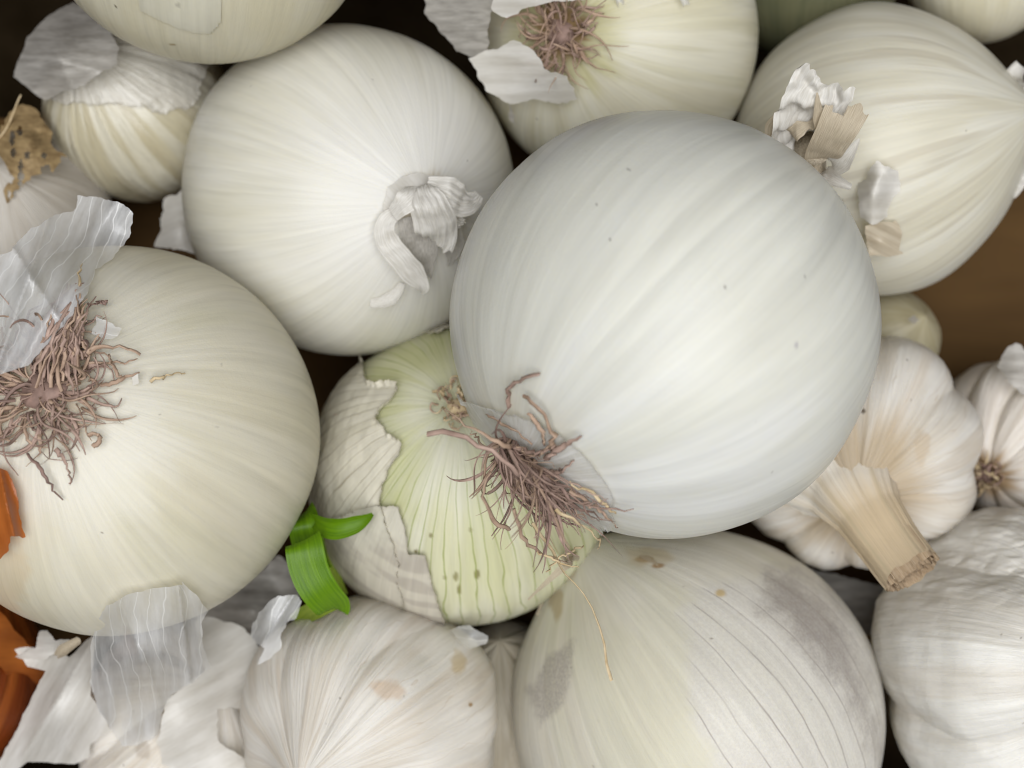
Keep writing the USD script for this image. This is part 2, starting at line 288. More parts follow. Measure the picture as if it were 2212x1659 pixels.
    def polar(s, which, col, th, soft, am=1.0, rag=0.5):
        """a colour round the root or the neck, ragged"""
        t = s.th if which == 'neck' else np.pi - s.th
        m = 1 - sstep(th - soft, th + soft, t + rag * th * (fbm(s.streak * np.array([6, 6, 1.0]) + 5, 3, s.seed + 41) - 0.5) * 2)
        s.tint = lerp(s.tint, np.asarray(col, float), m * am)
    def inside(s, poly, soft=18.0, jag=14.0, front=True):
        pg = Polygon(poly); near = np.nonzero(s.front if front else np.ones(len(s.v), bool))[0]
        out = np.zeros(len(s.v))
        x = s.x[near] + jag * 2 * (fbm(s.local[near] / s.R * 9, 3, s.seed + 51) - 0.5); y = s.y[near] + jag * 2 * (fbm(s.local[near] / s.R * 9 + 40, 3, s.seed + 52) - 0.5)
        x += jag * 0.7 * (fbm(s.local[near] / s.R * 34, 2, s.seed + 53) - 0.5); y += jag * 0.7 * (fbm(s.local[near] / s.R * 34 + 40, 2, s.seed + 54) - 0.5)
        pts = shapely.points(x, y); dist = shapely.distance(pg.boundary, pts); ins = shapely.contains_xy(pg, x, y)
        out[near] = sstep(-soft, soft, np.where(ins, dist, -dist)); return out
    def spot(s, px, py, rx, col, am=1.0, ry=None, rag=0.4):
        q = np.hypot((s.x - px) / rx, (s.y - py) / (ry or rx)) + rag * 2 * (fbm(s.local / s.R * 14, 2, s.seed + 61) - 0.5)
        m = (1 - sstep(0.55, 1.05, q)) * s.front * am
        s.tint = lerp(s.tint, np.asarray(col, float), m)
    def specks(s, n, seed, col=(0.20, 0.17, 0.14), size=(1.4, 2.8), box=None):
        rng = np.random.default_rng(seed)
        for _ in range((n + 1) // 2):
            a, r = rng.uniform(0, 2 * np.pi), s.R * FPX / (H - s.c[2]) * math.sqrt(rng.uniform(0, 0.8))
            x, y = s.px[0] + r * math.cos(a), s.px[1] + r * math.sin(a)
            s.spot(x, y, rng.uniform(*size), col, rng.uniform(0.4, 0.9), rag=0.2)
    def build(s, thing, mat, name='bulb', pv=True):
        return put(name, s.v, s.f, mat, thing, pv={'tint': s.tint * TONE, 'streak': s.streak, 'mask': s.mask})
    def shell(s, keep, off, thing, mat, name='torn_skin', curl=0.0, tint=None, mask=None, label=None, rough=0.0, edge=0.7):
        """an outer dry layer lying on the bulb where keep (0..1 per vertex) exceeds 0.5, its edge lifting a little"""
        fk = s.f[(keep[s.f] > 0.5).all(1)]
        idx, inv = np.unique(fk, return_inverse=True)
        tint = lerp(s.tint if tint is None else tint, (0.80, 0.74, 0.58), (1 - sstep(0.5, 0.66, keep)) * edge)
        lift = off + curl * (1 - sstep(0.5, 0.95, keep[idx])) + rough * (fbm(s.local[idx] / s.R * 7, 3, s.seed + 71) - 0.3)
        v = s.v[idx] + s.n[idx] * lift[:, None]
        return put(name, v, inv.reshape(-1, 3), mat, thing, pv={'tint': (s.tint if tint is None else tint)[idx] * TONE, 'streak': s.streak[idx], 'mask': (s.mask if mask is None else mask)[idx]}, label=label)

def base_of(b):
    return (b.c[0], b.c[1], b.v[:, 2].min())

# ------------------------------------------------------------------ ribbons, sheets, tubes
def dres(px, py, d):
    return d[0].depth(px, py) - d[1] if isinstance(d, tuple) else d
def path3(pts):
    return np.array([W(x, y, float(dres(x, y, d))) for x, y, d in pts])
def spline(p, n):
    p = np.asarray(p, float); t = np.concatenate([[0], np.cumsum(np.linalg.norm(np.diff(p[:, :3], axis=0), axis=1))]); t /= t[-1]
    return CubicSpline(t, p)(np.linspace(0, 1, n)) if len(p) > 2 else p[0] + (p[1] - p[0]) * np.linspace(0, 1, n)[:, None]

def folds3(q, seed, n=6):
    """crumpled paper: sharp creases in several directions, facets between them"""
    rng = np.random.default_rng(seed + 900); q = np.asarray(q, float); s = 0
    q = q + 0.8 * np.stack([fbm(q * 0.6 + k * 9.1, 2, seed + k) - 0.5 for k in range(3)], -1)
    for k in range(n):
        d = rng.normal(0, 1, 3); d /= np.linalg.norm(d); f = 0.55 * 1.45 ** (k * 0.55)
        t = np.mod(q @ d * f + rng.uniform(0, 1), 1.0); s = s + (np.abs(t - 0.5) * 2 - 0.5) / (1 + 0.45 * k)
    return s * 0.42

def ribbon(pts, widths, n=40, m=16, twist=(0, 0), cup=0.0, crumple=0.0, freq=60.0, seed=0, jag=0.0, pleat=0, pleat_amp=0.0):
    """a leaf or strip along pts (px, py, depth): widths in metres, cupped, pleated along its length and crumpled"""
    c = spline(path3(pts), n); T = np.gradient(c, axis=0); T /= np.linalg.norm(T, axis=1, keepdims=True)
    w = np.interp(np.linspace(0, 1, n), np.linspace(0, 1, len(widths)), widths); tw = np.interp(np.linspace(0, 1, n), np.linspace(0, 1, len(twist)), twist)
    S = np.cross(np.array([0, 0, 1.0]), T); L = np.linalg.norm(S, axis=1, keepdims=True)
    S = np.where(L > 0.05, S / np.maximum(L, 1e-9), np.array([1.0, 0, 0])); N = np.cross(T, S)
    S2 = S * np.cos(tw)[:, None] + N * np.sin(tw)[:, None]; N2 = np.cross(T, S2)
    u = np.linspace(-1, 1, m)
    v = c[:, None] + S2[:, None] * (u[None, :, None] * w[:, None, None] / 2) + N2[:, None] * ((cup * (u ** 2 - 0.4))[None, :, None] * w[:, None, None] / 2)
    if pleat: v += N2[:, None] * (pleat_amp * np.sin(u * pleat + 2 * noise(np.stack([u * 3, u * 0, u * 0], -1), seed)))[None, :, None]
    if crumple:
        q = v * freq
        v += N2[:, None] * (crumple * 1.5 * folds3(q, seed))[..., None]
        v += S2[:, None] * (crumple * (fbm(q + 20, 2, seed + 1) - 0.5))[..., None]
    if jag:
        e = np.linspace(0, 1, n)[:, None] ** 6 * jag * (noise(np.stack([u * 7, u * 0, u * 0], -1), seed + 9) - 0.6)[None]
        v += T[:, None] * e[..., None]
    i = np.arange(n - 1)[:, None] * m + np.arange(m - 1)[None]
    f = np.stack([i, i + 1, i + m + 1, i + m], -1).reshape(-1, 4); f = np.vstack([f[:, [0, 1, 2]], f[:, [0, 2, 3]]])
    st = np.stack([np.broadcast_to(u[None] * 0.35, (n, m)), np.zeros((n, m)) + seed * 1.7, np.broadcast_to(np.linspace(0, 1, n)[:, None], (n, m))], -1).reshape(-1, 3)
    return v.reshape(-1, 3), f, st

def sheet(outline, ctrl, seed=0, wr=0.0, freq=60.0, ang=0.0, stretch=1.0, step=6.0, jag=3.0, folds=()):
    """a torn piece of dry skin with the given outline; ctrl: points (px, py, depth) it passes through; wr, freq: crumpling; folds: (px, py, angle, width px, height)"""
    o = np.array(outline + outline[:1], float); t = np.concatenate([[0], np.cumsum(np.hypot(*np.diff(o, axis=0).T))]); k = int(t[-1] / (step * 0.8))
    tt = np.arange(k) / k * t[-1]; o = np.stack([np.interp(tt, t, o[:, 0]), np.interp(tt, t, o[:, 1])], 1)
    o += jag * 2 * np.stack([fbm(np.stack([tt * 0.06, tt * 0, tt * 0], 1), 3, seed + 1) - 0.5, fbm(np.stack([tt * 0.06, tt * 0 + 9, tt * 0], 1), 3, seed + 2) - 0.5], 1) * 1.6
    pg = Polygon(o).buffer(0)
    if pg.geom_type != 'Polygon': pg = max(pg.geoms, key=lambda a: a.area)
    o = np.array(pg.exterior.coords)[:-1]
    x0, y0, x1, y1 = pg.bounds; gx, gy = np.meshgrid(np.arange(x0, x1, step), np.arange(y0, y1, step)); rng = np.random.default_rng(seed)
    q = np.stack([gx.ravel(), gy.ravel()], 1) + rng.uniform(-0.25, 0.25, (gx.size, 2)) * step
    q = q[shapely.contains_xy(pg.buffer(-step * 0.5), q[:, 0], q[:, 1])]; q = np.vstack([o, q])
    f = Delaunay(q).simplices; cc = q[f].mean(1); f = f[shapely.contains_xy(pg, cc[:, 0], cc[:, 1])]
    c = np.array([(x, y, float(dres(x, y, d))) for x, y, d in ctrl])
    dep = RBFInterpolator(c[:, :2] / 300, c[:, 2], kernel='thin_plate_spline', degree=1, smoothing=1e-4)(q / 300)
    ca, sa = math.cos(ang), math.sin(ang); al, ac = q[:, 0] * ca + q[:, 1] * sa, -q[:, 0] * sa + q[:, 1] * ca
    for fx, fy, fa, fw, fh in folds:
        dd = -(q[:, 0] - fx) * math.sin(fa) + (q[:, 1] - fy) * math.cos(fa); dep = dep - fh * np.exp(-(np.abs(dd) / fw) ** 1.2)
    if wr:
        b = np.stack([al / stretch, ac, np.zeros(len(q))], 1) * freq / 10000
        dep = dep - wr * 1.1 * folds3(b, seed + 4)
    st = np.stack([ac / 900, np.zeros(len(q)) + seed * 1.3, al / 900], 1)
    return W(q[:, 0], q[:, 1], dep), f, st

def tube(p, r, k=6, flat=1.0, seed=0):
    """a closed tapering tube through the world points p"""
    p = np.asarray(p, float); n = len(p); r = np.interp(np.linspace(0, 1, n), np.linspace(0, 1, len(r)), r)
    T = np.gradient(p, axis=0); T /= np.maximum(np.linalg.norm(T, axis=1, keepdims=True), 1e-12)
    ref = np.array([0.3, 0.2, 0.93]); S = np.cross(ref, T); S /= np.maximum(np.linalg.norm(S, axis=1, keepdims=True), 1e-9); N = np.cross(T, S)
    a = np.arange(k) / k * 2 * np.pi
    tw = seed + np.linspace(0, 2.5, n)
    S, N = S * np.cos(tw)[:, None] + N * np.sin(tw)[:, None], -S * np.sin(tw)[:, None] + N * np.cos(tw)[:, None]
    v = p[:, None] + (S[:, None] * np.cos(a)[None, :, None] + N[:, None] * (flat * np.sin(a))[None, :, None]) * r[:, None, None]
    v = np.vstack([v.reshape(-1, 3), p[:1], p[-1:]])
    i = np.arange(n - 1)[:, None] * k; j = np.arange(k)[None]; jn = (j + 1) % k
    f = np.stack([i + j, i + jn, i + k + jn, i + k + j], -1).reshape(-1, 4); f = np.vstack([f[:, [0, 1, 2]], f[:, [0, 2, 3]]])
    e = (n - 1) * k; j = j[0]; jn = jn[0]
    f = np.vstack([f, np.stack([np.full(k, n * k), jn, j], 1), np.stack([np.full(k, n * k + 1), e + j, e + jn], 1)])
    return v, f

def tuft(b, thing, n, length, rad, plate, bias=(0, 0, 0), lift=0.5, curl=0.5, seed=0, mats=('root_a', 'root_b', 'root_c'), spread=1.0, pole='root', plate_mat='root_c', clear=0.0009):
    """the root plate at the bulb's root and its dry roots, each a mesh of its own under the plate"""
    rng = np.random.default_rng(seed)
    rv = b.v - b.c; rl = np.linalg.norm(rv, axis=1); rt = cKDTree(rv / rl[:, None])
    nrm = -b.axis; c0 = b.v[-1]; F = frame(nrm)
    th = np.linspace(0, 2 * np.pi, 17)[:-1]; rr = np.array([1.0, 0.8, 0.45, 0.0]); hh = np.array([-0.0012, 0.0006, 0.0016, 0.0018])
    pv = [c0 + F[2] * (hh[i] + 0.0006 * rng.uniform(-1, 1)) + (F[0] * math.cos(a) + F[1] * math.sin(a)) * plate * 0.55 * rr[i] * rng.uniform(0.85, 1.15) for i in range(3) for a in th] + [c0 + F[2] * hh[3]]
    f = [[i * 16 + j, i * 16 + (j + 1) % 16, (i + 1) * 16 + (j + 1) % 16] for i in range(2) for j in range(16)] + [[i * 16 + j, (i + 1) * 16 + (j + 1) % 16, (i + 1) * 16 + j] for i in range(2) for j in range(16)] + [[32 + j, 32 + (j + 1) % 16, 48] for j in range(16)]
    path = put('root_plate', pv, np.array(f), M[plate_mat], thing)
    bias = np.asarray(bias, float)
    for k in range(n):
        a = rng.uniform(0, 2 * np.pi); r0 = plate * math.sqrt(rng.uniform(0, 1)); rad_dir = F[0] * math.cos(a) + F[1] * math.sin(a)
        p = c0 + rad_dir * r0 * 0.95 + F[2] * 0.0008
        dirn = rad_dir * spread * (0.35 + r0 / plate) + F[2] * lift * rng.uniform(0.3, 1.3) + bias * rng.uniform(0.5, 1.4); dirn /= np.linalg.norm(dirn)
        L = length * rng.uniform(0.35, 1.0) ** 1.1; N = 12; pts = [p]; w = rng.normal(0, 1, 3); ax = rng.normal(0, 1, 3); ax /= np.linalg.norm(ax)
        for i in range(N):
            ax = ax + rng.normal(0, 0.35, 3); ax /= np.linalg.norm(ax)
            dirn = dirn + curl * 0.55 * np.cross(ax, dirn) + bias * 0.05; dirn /= np.linalg.norm(dirn)
            q = pts[-1] + dirn * L / N
            # keep clear of the bulb's skin
            dq = q - b.c; u = dq / np.linalg.norm(dq); R = rl[rt.query(u)[1]] + clear
            if np.linalg.norm(dq) < R: q = b.c + u * (R + 0.0016 * rng.uniform())
            pts.append(q)
        v, f = tube(np.array(pts), np.array([1.15, 1.0, 0.85, 0.6, 0.25]) * rad * rng.uniform(0.45, 1.35), k=5, flat=rng.uniform(0.35, 0.8), seed=rng.uniform(0, 6))
        put('root', v, f, M[mats[rng.integers(len(mats))]], thing, under=path)
    return path

def root_at(thing, under, pts, r, mat, seed=0, n=14, flat=0.5):
    c = spline(path3(pts), n); rng = np.random.default_rng(seed)
    c[1:-1] += rng.normal(0, 0.00025, (n - 2, 3))
    v, f = tube(c, r, k=6, flat=flat, seed=seed); put('root', v, f, M[mat], thing, under=under)

def strip(thing, name, mat, pts, widths, under=None, label=None, **kw):
    v, f, st = ribbon(pts, widths, **kw); return put(name, v, f, M[mat], thing, pv={'streak': st}, under=under, label=label)
def flake(thing, name, mat, outline, ctrl, under=None, label=None, **kw):
    v, f, st = sheet(outline, ctrl, **kw); return put(name, v, f, M[mat], thing, pv={'streak': st}, under=under, label=label)
def loose(name, mat, outline, ctrl, label, cat, group=None, **kw):
    v, f, st = sheet(outline, ctrl, **kw); p = put(name, v, f, M[mat], pv={'streak': st}); tag(stage.GetPrimAtPath(p), label, cat, group); return p

TONE = np.array([0.755, 0.74, 0.705])
CREAM, WHITE, GREEN = (0.72, 0.705, 0.615), (0.80, 0.79, 0.72), (0.62, 0.63, 0.45)
ONIONS = 'white onions heaped in the crate'; GARLICS = 'garlic bulbs heaped among the onions'
#@@OBJECTS
# ------------------------------------------------------------------ 1 the big onion on top
b = HERO = Bulb((1430, 702), 0.331, 0.0503, root=(1118, 1010), nu=560, nv=340, hz=0.98, neck_amp=0.10, neck_w=0.25, dimple=0.03, lump=0.012, ridge=0.0035, ridge_k=6, seed=1)
b.paint((0.76, 0.755, 0.69), [((0.82, 0.82, 0.80), 3.2, 0.50, 0.12, 0.8), ((0.69, 0.68, 0.61), 4, 0.55, 0.10, 0.5), ((0.68, 0.68, 0.63), 11, 0.60, 0.06, 0.22)], saw=(26, 0.11))
b.polar('root', (0.66, 0.60, 0.45), 0.38, 0.25, 0.6)
b.polar('neck', (0.62, 0.58, 0.50), 0.5, 0.3, 0.5)
b.specks(9, 11, size=(1.4, 2.4)); b.spot(1357, 366, 7, (0.25, 0.23, 0.2), 0.7, ry=2.5); b.spot(1568, 621, 4, (0.2, 0.18, 0.17), 0.9); b.spot(1720, 745, 5, (0.4, 0.37, 0.42), 0.7, ry=9)
t = Thing('white_onion', base_of(b), 'largest white onion lying on top with brown roots toward the striped green onion', 'onion', ONIONS)
b.tint = b.tint * (1.05, 1.07, 1.10); b.build(t, M['hero'])
T_HERO = t
k = b.inside([(960, 800), (1010, 860), (1060, 872), (1140, 890), (1220, 930), (1290, 990), (1335, 1070), (1330, 1120), (1240, 1200), (1000, 1100)], soft=14, jag=10, front=False)
b.shell(k, 0.0005, t, M['film'], name='base_skin', curl=0.0012, rough=0.0008)
rp = tuft(b, t, 150, 0.025, 0.00042, 0.0080, bias=(0.85, -0.75, 0.0), lift=0.35, curl=0.36, clear=.0018, seed=5, mats=('root_a', 'root_a', 'root_b', 'root_c'), spread=0.8)
for i, (pts, r, mt) in enumerate([
    ([(1100, 880, (b, .0008)), (1098, 850, (b, .002)), (1120, 822, (b, .003)), (1165, 808, (b, .0025))], [.0006, .0008, .0008, .0006], 'root_a'),
    ([(1070, 985, (b, .002)), (1030, 955, .300), (975, 935, .301), (923, 938, .303)], [.0006, .0006, .0005, .0007], 'root_a'),
    ([(1090, 960, (b, .002)), (1040, 935, .299), (990, 905, .30), (962, 885, .302)], [.0005, .0006, .0004, .0003], 'root_b'),
    ([(1190, 970, (b, .002)), (1185, 920, (b, .004)), (1160, 880, (b, .004)), (1130, 855, (b, .003))], [.0007, .0008, .0007, .0004], 'root_b'),
    ([(1175, 960, (b, .002)), (1160, 915, (b, .003)), (1140, 893, (b, .003))], [.0005, .0006, .0004], 'root_b'),
    ([(1180, 990, (b, .002)), (1215, 965, (b, .004)), (1255, 942, (b, .003))], [.0008, .0008, .0005], 'root_a'),
    ([(1190, 1020, (b, .003)), (1225, 1010, (b, .004)), (1240, 995, (b, .002))], [.0007, .0008, .0003], 'root_a'),
    ([(1150, 960, (b, .002)), (1090, 915, (b, .002)), (1050, 895, (b, .001))], [.0004, .0004, .0003], 'root_b'),
    ([(1230, 1040, (b, .004)), (1290, 1075, (b, .004)), (1330, 1110, (b, .003))], [.0005, .0005, .0002], 'root_straw'),
    ([(1230, 1060, (b, .004)), (1290, 1100, (b, .004)), (1335, 1140, (b, .003))], [.0005, .0004, .0002], 'root_b'),
    ([(1200, 1100, .305), (1250, 1130, .306), (1290, 1160, .31), (1292, 1185, .315)], [.0005, .0004, .0003], 'root_straw'),
    ([(1060, 1020, .303), (1045, 1060, .305), (1060, 1110, .31), (1100, 1145, .318)], [.0006, .0006, .0005], 'root_b'),
    ([(1110, 1100, .306), (1130, 1160, .312), (1180, 1200, .325), (1225, 1215, .335)], [.0006, .0004, .0003], 'root_b'),
    ([(1150, 1130, .31), (1190, 1190, .32), (1230, 1250, .333), (1280, 1320, .338), (1305, 1400, .338), (1321, 1470, .3385)], [.0004, .0004, .00035, .0004, .0005], 'root_straw'),
    ([(1180, 1235, .325), (1215, 1205, .322), (1260, 1180, .33)], [.0003, .0003, .0003], 'root_straw'),
    ([(1160, 1190, .32), (1200, 1212, .322), (1250, 1225, .325)], [.0003, .0003, .0003], 'root_straw'),
]): root_at(t, rp, pts, r, mt, seed=i)
# its dry neck peeping out behind
nk = dict(n=44, m=22)
NB = W(1745, 338, 0.352)
strip(t, 'neck_leaf', 'paper', [(1738, 345, .350), (1735, 285, .338), (1760, 220, .328), (1790, 168, .325)], [.007, .016, .016, .013], crumple=.0028, freq=260, seed=2, cup=.3, jag=.004, label='crumpled silvery leaf', **nk)
strip(t, 'neck_leaf', 'tan_paper', [(1765, 355, .345), (1785, 320, .335), (1812, 270, .329), (1835, 222, .328)], [.006, .0085, .0092, .0105], crumple=.0004, freq=150, seed=3, cup=.1, jag=.003, label='flat brown leaf', **nk)
strip(t, 'neck_leaf', 'tan_paper', [(1700, 300, .342), (1690, 285, .338), (1740, 255, .334), (1770, 270, .334)], [.005, .009, .008, .004], crumple=.0015, freq=220, seed=4, **nk)
strip(t, 'neck_leaf', 'paper', [(1790, 365, .345), (1820, 345, .338), (1856, 300, .334)], [.004, .0055, .0006], cup=.5, crumple=.0003, seed=5, **nk)
strip(t, 'neck_leaf', 'tan_paper', [(1772, 290, .334), (1768, 255, .33), (1765, 200, .327)], [.002, .003, .0004], cup=.5, seed=6, **nk)
strip(t, 'neck_leaf', 'paper', [(1765, 365, .35), (1790, 385, .342), (1838, 405, .338)], [.004, .005, .0015], cup=.8, crumple=.0004, seed=7, **nk)
strip(t, 'neck_leaf', 'tan_paper', [(1720, 330, .345), (1700, 310, .342), (1690, 280, .340)], [.010, .011, .008], crumple=.002, freq=260, seed=8, **nk)
v, f = tube(path3([(1700, 400, .36), (1735, 350, .349), (1755, 320, .341)]), [.010, .006, .0045], k=20); put('neck', v, f, M['tan_paper'], t, pv={'streak': v * 30})

# ------------------------------------------------------------------ 2 onion with the folded neck
b = OB = Bulb((757, 415), 0.3935, 0.0460, neck=(915, 440), nu=520, nv=320, hz=0.98, neck_amp=0.05, neck_w=0.2, lump=0.012, ridge=0.0025, ridge_k=8, seed=2)
b.paint(CREAM, [((0.77, 0.76, 0.70), 4, 0.48, 0.12, 0.7), ((0.64, 0.61, 0.47), 10, 0.58, 0.08, 0.22), ((0.80, 0.80, 0.76), 16, 0.58, 0.07, 0.25)], saw=(56, 0.08))
b.tint = lerp(b.tint, (0.83, 0.83, 0.83), (1 - sstep(0.25, 1.15, b.th)) * 0.7)
b.polar('neck', (0.55, 0.48, 0.36), 0.16, 0.06, 0.8); b.specks(8, 21)
t = Thing('white_onion', base_of(b), 'white onion with its dry folded neck facing up, left of the biggest onion', 'onion', ONIONS)
b.build(t, M['onion'])
dn = b.depth(915, 440)
kw = dict(n=50, m=26)
v, f, st = ribbon([(925, 455, (b, -.004)), (922, 440, (b, .003)), (935, 432, (b, .007))], [.012, .0095, .008], n=20, m=14, cup=-1.2, crumple=.0012, freq=180, seed=10); put('neck', v, f, M['paper'], t, pv={'streak': st})
strip(t, 'neck_leaf', 'paper', [(908, 398, (b, .003)), (918, 425, (b, .0075)), (935, 470, (b, .008)), (945, 525, (b, .005))], [.005, .0095, .0110, .0085], crumple=.0011, freq=170, pleat=18, pleat_amp=.00022, seed=11, cup=-.3, jag=.004, **kw)
strip(t, 'neck_leaf', 'paper', [(862, 455, (b, .003)), (832, 495, (b, .0035)), (865, 560, (b, .005)), (912, 634, (b, .006))], [.0035, .0060, .0064, .0006], crumple=.0011, freq=200, seed=12, cup=.3, **kw)
strip(t, 'neck_leaf', 'grey_paper', [(895, 470, (b, .003)), (905, 530, (b, .002)), (915, 600, (b, .0012))], [.008, .009, .004], crumple=.001, freq=150, seed=13, cup=.3, jag=.004, **kw)
strip(t, 'neck_leaf', 'paper', [(922, 402, (b, .005)), (958, 412, (b, .0085)), (1000, 432, (b, .011)), (1036, 422, (b, .012))], [.005, .0085, .008, .003], crumple=.0014, freq=190, pleat=15, pleat_amp=.0002, seed=14, **kw)
strip(t, 'neck_leaf', 'paper', [(940, 445, (b, .006)), (975, 462, (b, .008)), (1008, 476, (b, .010))], [.006, .0085, .004], crumple=.0013, freq=190, pleat=14, pleat_amp=.0002, seed=15, jag=.003, **kw)
strip(t, 'neck_leaf', 'paper', [(895, 405, (b, .003)), (880, 432, (b, .006)), (850, 462, (b, .004))], [.004, .0065, .004], crumple=.001, freq=190, seed=16, **kw)
strip(t, 'neck_leaf', 'paper', [(868, 612, (b, .0012)), (850, 640, (b, .0022)), (800, 655, (b, .0015))], [.0018, .0036, .0022], seed=17, cup=.5, **kw)
strip(t, 'neck_leaf', 'grey_paper', [(965, 480, (b, .004)), (975, 520, (b, .003)), (970, 570, (b, .0012))], [.005, .007, .002], crumple=.0008, freq=170, seed=18, jag=.003, **kw)
flake(t, 'neck_collar', 'paper', [(828, 440), (838, 405), (870, 382), (910, 374), (950, 380), (990, 400), (1000, 430), (950, 420), (900, 415), (870, 440), (850, 480), (835, 490)],
      [(835, 440, (b, .001)), (870, 390, (b, .001)), (920, 380, (b, .001)), (985, 405, (b, .002)), (900, 420, (b, .004)), (860, 460, (b, .003)), (840, 488, (b, .002))], seed=19, wr=.0015, freq=150, ang=0.8, step=5)

# ------------------------------------------------------------------ 3 the left onion with the large root tuft
b = OC = Bulb((265, 950), 0.355, 0.0488, root=(78, 830), nu=540, nv=330, hz=0.97, neck_amp=0.08, dimple=0.05, lump=0.012, ridge=0.003, ridge_k=5, seed=3)
b.paint((0.74, 0.70, 0.565), [((0.79, 0.76, 0.645), 3, 0.5, 0.12, 0.7), ((0.63, 0.61, 0.46), 3, 0.53, 0.12, 0.4), ((0.76, 0.735, 0.65), 10, 0.58, 0.06, 0.3)], saw=(34, 0.09))
b.polar('root', (0.80, 0.775, 0.68), 0.75, 0.12, 0.8); b.polar('root', (0.62, 0.47, 0.28), 0.24, 0.12, 0.8); b.specks(16, 31)
for i in range(9): b.spot(232 + i * 18, 1432 - 0 + (i % 3), 2.2, (0.3, 0.25, 0.2), 0.6)
b.spot(10, 1250, 60, (0.66, 0.45, 0.22), 0.3, ry=90)
k = b.inside([(-60, 640), (190, 690), (300, 770), (360, 850), (340, 920), (395, 960), (300, 1010), (200, 1090), (60, 1100), (-80, 1100)], soft=26, jag=16, front=False)
b.tint = lerp(b.tint, (0.82, 0.80, 0.73), k * .45)
t = Thing('white_onion', base_of(b), 'white onion at the left edge with a wide tangled tuft of brown roots', 'onion', ONIONS)
b.build(t, M['onion'])
rp = tuft(b, t, 165, 0.0175, 0.00042, 0.0115, bias=(0.06, -0.10, 0), lift=0.08, curl=0.42, clear=.0009, seed=7, mats=('root_a', 'root_b', 'root_b', 'root_a', 'root_c'), spread=0.8)
rng = np.random.default_rng(77)
for i in range(46):     # the pointed swath of roots combed upward
    x0, y0 = rng.uniform(60, 190), rng.uniform(740, 860); x1, y1 = 165 + rng.normal(0, 16), rng.uniform(610, 700)
    root_at(t, rp, [(x0, y0, (b, .002 + rng.uniform(0, .003))), ((x0 + x1) / 2 + rng.normal(-12, 10), (y0 + y1) / 2, (b, .004 + rng.uniform(0, .004))), (x1, y1, (b, .005 + rng.uniform(0, .003)))], [.00045, .0005, .0004, .0002], ('root_a', 'root_b', 'root_a')[i % 3], seed=i)
for i, (pts, r, mt) in enumerate([
    ([(175, 770, (b, .003)), (230, 748, (b, .004)), (303, 766, (b, .002))], [.0008, .0007, .0004], 'root_b'),
    ([(190, 655, (b, .004)), (232, 652, (b, .003))], [.0004, .0005], 'root_c'),
    ([(215, 830, (b, .002)), (265, 818, (b, .002)), (300, 805, (b, .002))], [.0006, .0005, .0004], 'root_b'),
    ([(325, 825, (b, .0015)), (360, 812, (b, .0015)), (400, 806, (b, .001))], [.0004, .0004, .0002], 'root_straw'),
    ([(235, 765, (b, .002)), (250, 800, (b, .003)), (265, 818, (b, .002))], [.0004, .0005, .0003], 'root_b'),
    ([(60, 980, (b, .003)), (85, 1010, (b, .003)), (110, 1050, (b, .002)), (136, 1080, (b, .001))], [.0005, .0004, .0003], 'root_c'),
    ([(120, 970, (b, .002)), (145, 1010, (b, .003)), (150, 1045, (b, .002))], [.0006, .0005, .0003], 'root_a'),
    ([(190, 940, (b, .002)), (215, 945, (b, .003)), (200, 965, (b, .003))], [.0008, .0006, .0006], 'root_b'),
    ([(180, 700, (b, .004)), (172, 640, (b, .006)), (178, 570, (b, .008))], [.0006, .0004, .0002], 'root_straw'),
]): root_at(t, rp, pts, r, mt, seed=60 + i)
flake(t, 'yellow_fleck', 'paper', [(285, 815), (298, 806), (300, 828), (288, 832)], [(285, 815, (b, .002)), (300, 810, (b, .003)), (295, 830, (b, .002))], step=3, jag=1, seed=8)
flake(t, 'outer_skin', 'film', [(-40, 560), (20, 545), (60, 500), (110, 470), (160, 455), (168, 424), (210, 424), (270, 442), (287, 462), (280, 510), (240, 560), (205, 582), (185, 640), (150, 690), (105, 740), (60, 790), (-40, 820)],
      [(-40, 600, .318), (60, 560, .322), (170, 440, .338), (280, 460, .336), (270, 510, .338), (200, 580, .327), (120, 560, .323), (120, 700, .312), (0, 780, .306), (60, 650, .314), (180, 640, .315)],
      seed=21, wr=.003, freq=120, ang=2.0, stretch=3.5, step=5, folds=[(60, 600, 1.9, 14, .003), (100, 650, 1.0, 12, .002), (200, 520, 2.1, 16, .002)])
flake(t, 'skin_scrap', 'film', [(208, 682), (218, 690), (266, 708), (255, 728), (225, 733), (200, 722)], [(208, 684, (b, .003)), (266, 708, (b, .004)), (225, 733, (b, .002)), (204, 720, (b, .002))], seed=22, wr=.001, step=4)

# ------------------------------------------------------------------ 4 the striped green onion
b = OD = Bulb((1000, 1027), 0.396, 0.0428, root=(990, 865), nu=480, nv=300, hz=0.97, neck_amp=0.08, dimple=0.06, lump=0.02, ridge=0.004, ridge_k=10, seed=4)
b.paint((0.68, 0.68, 0.47), [((0.74, 0.735, 0.60), 6, 0.5, 0.08, 0.8), ((0.60, 0.62, 0.36), 5, 0.55, 0.1, 0.4)])
b.tint = lerp(b.tint, (0.50, 0.53, 0.19), b.inside([(770, 770), (860, 740), (970, 715), (960, 790), (880, 830), (850, 900), (900, 960), (860, 1060), (890, 1110), (800, 1090), (830, 960), (790, 870)], soft=45) * 0.42)
b.tint = lerp(b.tint, (0.80, 0.80, 0.72), b.inside([(930, 900), (1040, 920), (1010, 1080), (930, 1060)], soft=60) * 0.6)
b.polar('root', (0.60, 0.62, 0.45), 0.2, 0.1, 0.6)
b.mask[:, 1] = sstep(0.30, 0.55, np.pi - b.th) * 0.9
b.specks(22, 41, col=(0.20, 0.17, 0.05), size=(3, 6))
